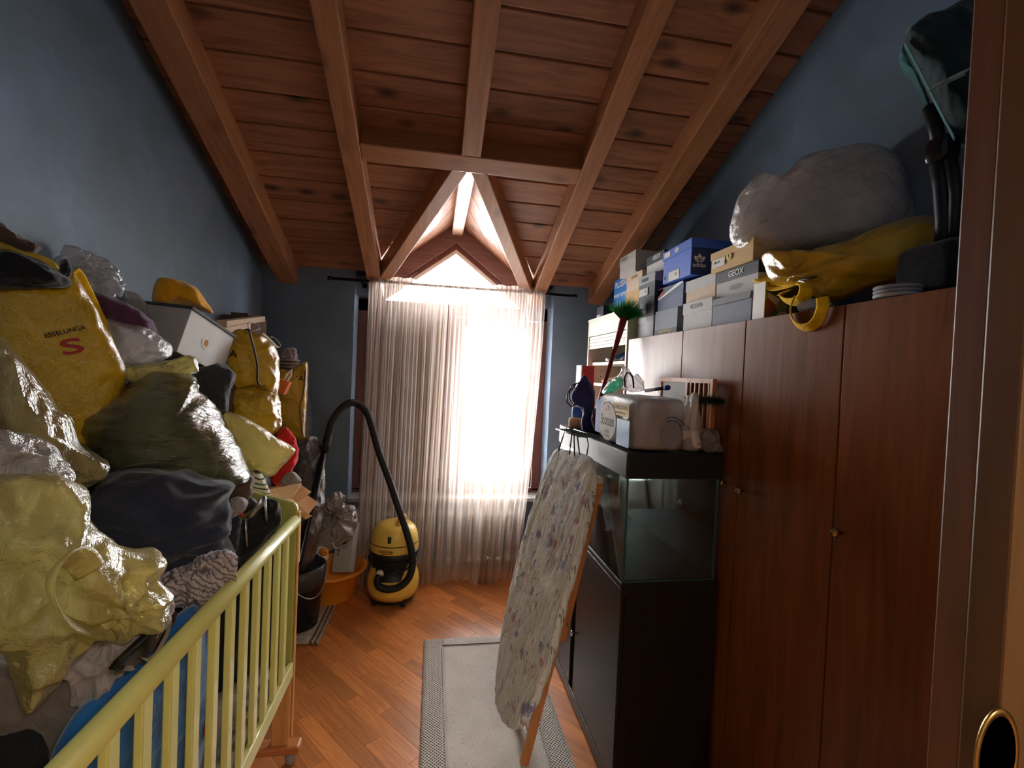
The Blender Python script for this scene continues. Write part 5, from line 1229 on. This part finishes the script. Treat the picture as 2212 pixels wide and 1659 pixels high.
# dark refuse sacks that carry the pile between crib and window wall
gk = 'dark refuse sacks behind the crib'
soft('refuse_sack', 'tall dark grey refuse sack leaning in the corner behind the vacuum wand', 'refuse sack', 'darkfilm', [(636, 965), (655, 948), (675, 942), (694, 965), (702, 1040), (698, 1105), (680, 1200), (660, 1235), (630, 1230), (600, 1150), (610, 1030)], Y=2.92, front=.13, back=.13, wr=.020, ws=8, seed=72, group=gk)
def sack(label, c, r_, seed):
    mb = rbox(c, r_, 3.2, 44, 28, wr=.03, ws=5); return tag(link('refuse_sack', mb, M['darkfilm']), label, 'refuse sack', gk)
sack('broad dark refuse sack on the floor under the yellow totes', (-.93, 2.30, .31), (.52, .60, .62), 1)
sack('dark refuse sack stacked over the broad one under the storage box', (-.99, 2.36, .90), (.40, .60, .56), 2)
sack('small dark refuse sack right under the grey storage box', (-1.02, 2.22, 1.33), (.34, .46, .34), 4)
sack('dark refuse sack in the window corner under the lettered yellow tote', (-1.0, 3.38, .765), (.40, .36, 1.53), 3)

# ================================================================== CORNER BY THE WINDOW: bin, tub, vacuum
bn = thing('waste_bin', 'black plastic bin lined with a black sack standing on the rug', 'bin', (-.735, 2.93, .014))
link('bucket', MB().lathe([(.0, .0), (.105, 0), (.110, .01), (.138, .33), (.143, .335), (.143, .345), (.134, .345), (.106, .015), (.0, .012)], (-.735, 2.93, .014), 36), M['blackgloss'], bn)
lm = MB(); lm.lathe([(.139, .25), (.147, .30), (.149, .345), (.140, .36), (.125, .34), (.10, .30), (.0, .29)], (-.735, 2.93, .014), 40)
lm.v = [v_ + Vector((v_.x + .735, v_.y - 2.93, 0)) * (.06 * noise.noise(v_ * 22)) + Vector((0, 0, .018 * noise.noise(v_ * 14))) for v_ in lm.v]; link('liner', lm, M['darkfilm'], bn)
link('wire_handle', MB().tube([(-.735 + .146 * math.cos(a), 2.93 + .146 * math.sin(a) - .012, .32 - .10 * math.sin((a + 1.7) / 1.9 * math.pi)) for a in [-1.7 + k * .12 for k in range(17)]], .003, 6), M['steel'], bn)
tb = thing('plastic_tub', 'oval orange plastic tub on the floor holding a printed carton', 'tub', (-.63, 3.30, 0))
link('basin', MB().lathe([(0, .0), (.62, 0), (.66, .02), (.86, .180), (.92, .185), (1.0, .198), (1.0, .208), (.93, .213), (.84, .205), (.63, .03), (0, .02)], (-.63, 3.30, 0), 48, .235, .24), M['tub'], tb)
# printed carton leaning in the tub
kt = thing('appliance_carton', 'white carton printed with a kettle picture, leaning in the orange tub', 'carton', tuple(aty(745, 1235, 3.30)))
O = aty(716, 1236, 3.26); k1 = aty(766, 1236, 3.20) - O; k2 = aty(752, 1128, 3.36) - O
k1n = k1.normalized(); k2 = k2 - k1n * k2.dot(k1n); k2n = k2.normalized(); kn = k1n.cross(k2n)
if kn.y < 0: kn = -kn
k1 = k1n * .13
Rk = .55; k1r = k1n * math.cos(.55) + k2n * math.sin(.55) * 0; 
link('body', MB().para(O, k1, k2, kn * .06), M['bxlight'], kt, bev=.002)
pc_ = O + k1 * .55 + k2 * .55 - kn * .0012
disc(kt, 'kettle_picture', pc_ + k2n * .03, k1n, k2n, .035, .06, 'bxgrey'); disc(kt, 'kettle_picture', pc_ + k2n * .03 - kn * .0006, k1n, k2n, .018, .04, 'bxdark')
text(kt, 'Bollitore', O + k1 * .25 + k2 * .45 - kn * .0015, k2n, -k1n, .022, 'inkblack')
# knotted grey bag
kb_ = soft('knotted_bag', 'grey plastic bag tied in a big knot above the orange tub', 'plastic bag', 'greyfilm', [(656, 1150), (662, 1110), (690, 1082), (716, 1078), (740, 1090), (764, 1105), (772, 1130), (764, 1155), (738, 1172), (705, 1186), (668, 1182)], Y=3.22, front=.12, back=.10, wr=.012, ws=13, seed=81, gather=((724, 1108), .026, 11, .12), ctr=(715, 1130), n=120, rings=26)
softpart('knot_tail', kb_, 'greyfilm', [(715, 1105), (705, 1085), (722, 1066), (745, 1070), (742, 1090), (762, 1095), (768, 1115), (745, 1120), (730, 1112)], Y=3.07, front=.03, back=.03, wr=.026, ws=22, seed=82, gather=((725, 1106), .02, 9, .08))
strap(kb_, 'handle_loop', [(718, 1172), (726, 1184), (748, 1176), (760, 1164), (748, 1164), (735, 1174)], .012, 'whitefilm', Y=3.08)
ps = thing('plush_toy', 'white plush toy with round orange snout under the knotted bag', 'plush toy', tuple(aty(688, 1222, 3.12)))
pc2 = aty(686, 1200, 3.12)
link('head', rbox(pc2, (.13, .11, .12), 2.2, 24, 16), M['pillow'], ps)
link('snout', rbox(aty(700, 1192, 3.05), (.055, .03, .05), 2.2, 18, 12), M['tub'], ps)
for dx in (-3, 4): link('nostril', rbox(aty(700 + dx, 1193, 3.034), (.008, .006, .01), 2.2, 10, 8), M['inkred'], ps)
link('eye', rbox(aty(686, 1199, 3.066), (.01, .008, .012), 2.2, 10, 8), M['inkblack'], ps)
link('paw', rbox(aty(692, 1214, 3.07), (.07, .04, .035), 2.4, 18, 12), M['pillow'], ps)

vx, vy = -.215, 3.235
vc = thing('vacuum_cleaner', 'yellow and black drum vacuum cleaner with a long black hose', 'vacuum cleaner', (vx, vy, 0))
link('base', MB().lathe([(0, .02), (.12, .02), (.146, .03), (.152, .045), (.146, .06), (0, .06)], (vx, vy, 0), 36), M['black'], vc)
for k in range(4):
    a = k * 1.5708 + .6; x, y = vx + .135 * math.cos(a), vy + .135 * math.sin(a)
    link('castor', MB().tube([(x - .012, y, .022), (x + .012, y, .022)], .022, 14).box((x - .016, y - .016, .03), (x + .016, y + .016, .055)), M['rubber'], vc)
link('drum', MB().lathe([(0, .05), (.150, .05), (.166, .09), (.170, .14), (.163, .185), (.150, .22), (.147, .26), (.150, .31), (.153, .318), (.0, .318)], (vx, vy, 0), 48), M['vacyellow'], vc)
link('band', MB().lathe([(0, .316), (.158, .316), (.161, .322), (.161, .345), (.157, .350), (0, .350)], (vx, vy, 0), 48), M['black'], vc)
head = link('motor_head', MB().lathe([(0, .348), (.154, .348), (.157, .36), (.156, .405), (.150, .45), (.135, .492), (.105, .520), (.06, .535), (0, .54)], (vx, vy, 0), 48), M['vacyellow'], vc)
link('seam', MB().lathe([(.1575, .403), (.1585, .403), (.1585, .408), (.1575, .408), (.1575, .403)], (vx, vy, 0), 48, caps=False), M['black'], head)
link('carry_handle', MB().tube([(vx + .02, vy - .085, .515), (vx + .03, vy - .06, .555), (vx + .045, vy, .568), (vx + .055, vy + .05, .552), (vx + .06, vy + .075, .515)], .014, 10), M['vacyellow'], head)
link('switch', MB().box((vx - .035, vy - .153, .43), (vx - .012, vy - .135, .472)), M['black'], head, bev=.004)
# curved front plate
DP = [(.150, .05), (.166, .09), (.170, .14), (.163, .185), (.150, .22), (.147, .26), (.150, .31), (.155, .318)]
def drum_r(z):
    for (ra, za_), (rb2, zb2) in zip(DP, DP[1:]):
        if za_ <= z <= zb2: return ra + (rb2 - ra) * (z - za_) / (zb2 - za_)
    return .155
def vplate(u, v):
    a = -1.25 + 2.5 * u; aa = abs(a + .1)
    lo = .185 if aa < .45 else (.185 + (aa - .45) * .30 if aa < .75 else .275 + (aa - .75) * .07)
    z = min(lo, .312) + (.317 - min(lo, .312)) * v
    r_ = drum_r(z) + .005
    return Vector((vx + r_ * math.sin(a), vy - r_ * math.cos(a), z))
link('front_plate', MB().grid(vplate, 40, 10), M['black'], vc)
link('power_cord', MB().tube([(vx + .163 * math.sin(a), vy - .163 * math.cos(a), .30 - .05 * math.cos(a * 1.3) + .01 * math.sin(9 * a)) for a in [-1.4 + k * .14 for k in range(21)]], .005, 6), M['black'], vc)
link('power_cord', MB().tube([(vx + .166 * math.sin(a), vy - .166 * math.cos(a), .315 - .045 * math.cos(a * 1.3 + .3)) for a in [-1.4 + k * .14 for k in range(21)]], .005, 6), M['rubber'], vc)
text(vc, 'KÄRCHER', (vx - .04, vy - .157, .378), (1, -.25, 0), (0, 0, 1), .020, 'inkblack')
link('badge_line', MB().box((vx - .075, vy - .1585, .362), (vx - .005, vy - .150, .365)), M['inkred'], vc)
HP = [(820, 1243, 3.045), (815, 1254, 3.03), (819, 1267, 3.03), (838, 1273, 3.02), (862, 1268, 3.02), (882, 1250, 3.02), (891, 1222, 3.02), (889, 1190, 3.02), (880, 1155, 3.03), (862, 1100, 3.05), (840, 1035, 3.07), (818, 975, 3.08), (804, 925, 3.08), (792, 890, 3.06), (772, 872, 3.04), (752, 872, 3.0), (732, 888, 2.97), (716, 915, 2.95), (708, 945, 2.93)]
Q = [aty(*q) for q in HP]; Hs = []
for i in range(len(Q) - 1):
    a, b, c_, d = Q[max(i - 1, 0)], Q[i], Q[i + 1], Q[min(i + 2, len(Q) - 1)]
    for k in range(8):
        t_ = k / 8; Hs.append(.5 * ((2 * b) + (c_ - a) * t_ + (2 * a - 5 * b + 4 * c_ - d) * t_ ** 2 + (3 * b - a - 3 * c_ + d) * t_ ** 3))
Hs.append(Q[-1])
D2 = []
for a, b in zip(Hs, Hs[1:]): D2 += [a, a.lerp(b, .5)]
D2.append(Hs[-1])
link('hose', MB().tube(D2, [.0215 + .0016 * (i % 2) for i in range(len(D2))], 14), M['rubber'], vc)
link('coupling', MB().tube([Q[0] + Vector((0, .02, .012)), Q[0]], .024, 16), M['white'], vc)
wa, wb_ = aty(708, 945, 2.93), aty(643, 1225, 2.62); wc = wa + (wb_ - wa) * 1.0
link('wand', MB().tube([wa, wa.lerp(wb_, .5), wb_, wb_ + (wb_ - wa) * .5], [.020, .018, .018, .018], 14), M['blackgloss'], vc)
link('wand_collar', MB().tube([wa - (wb_ - wa) * .03, wa + (wb_ - wa) * .12], .024, 14), M['rubber'], vc)
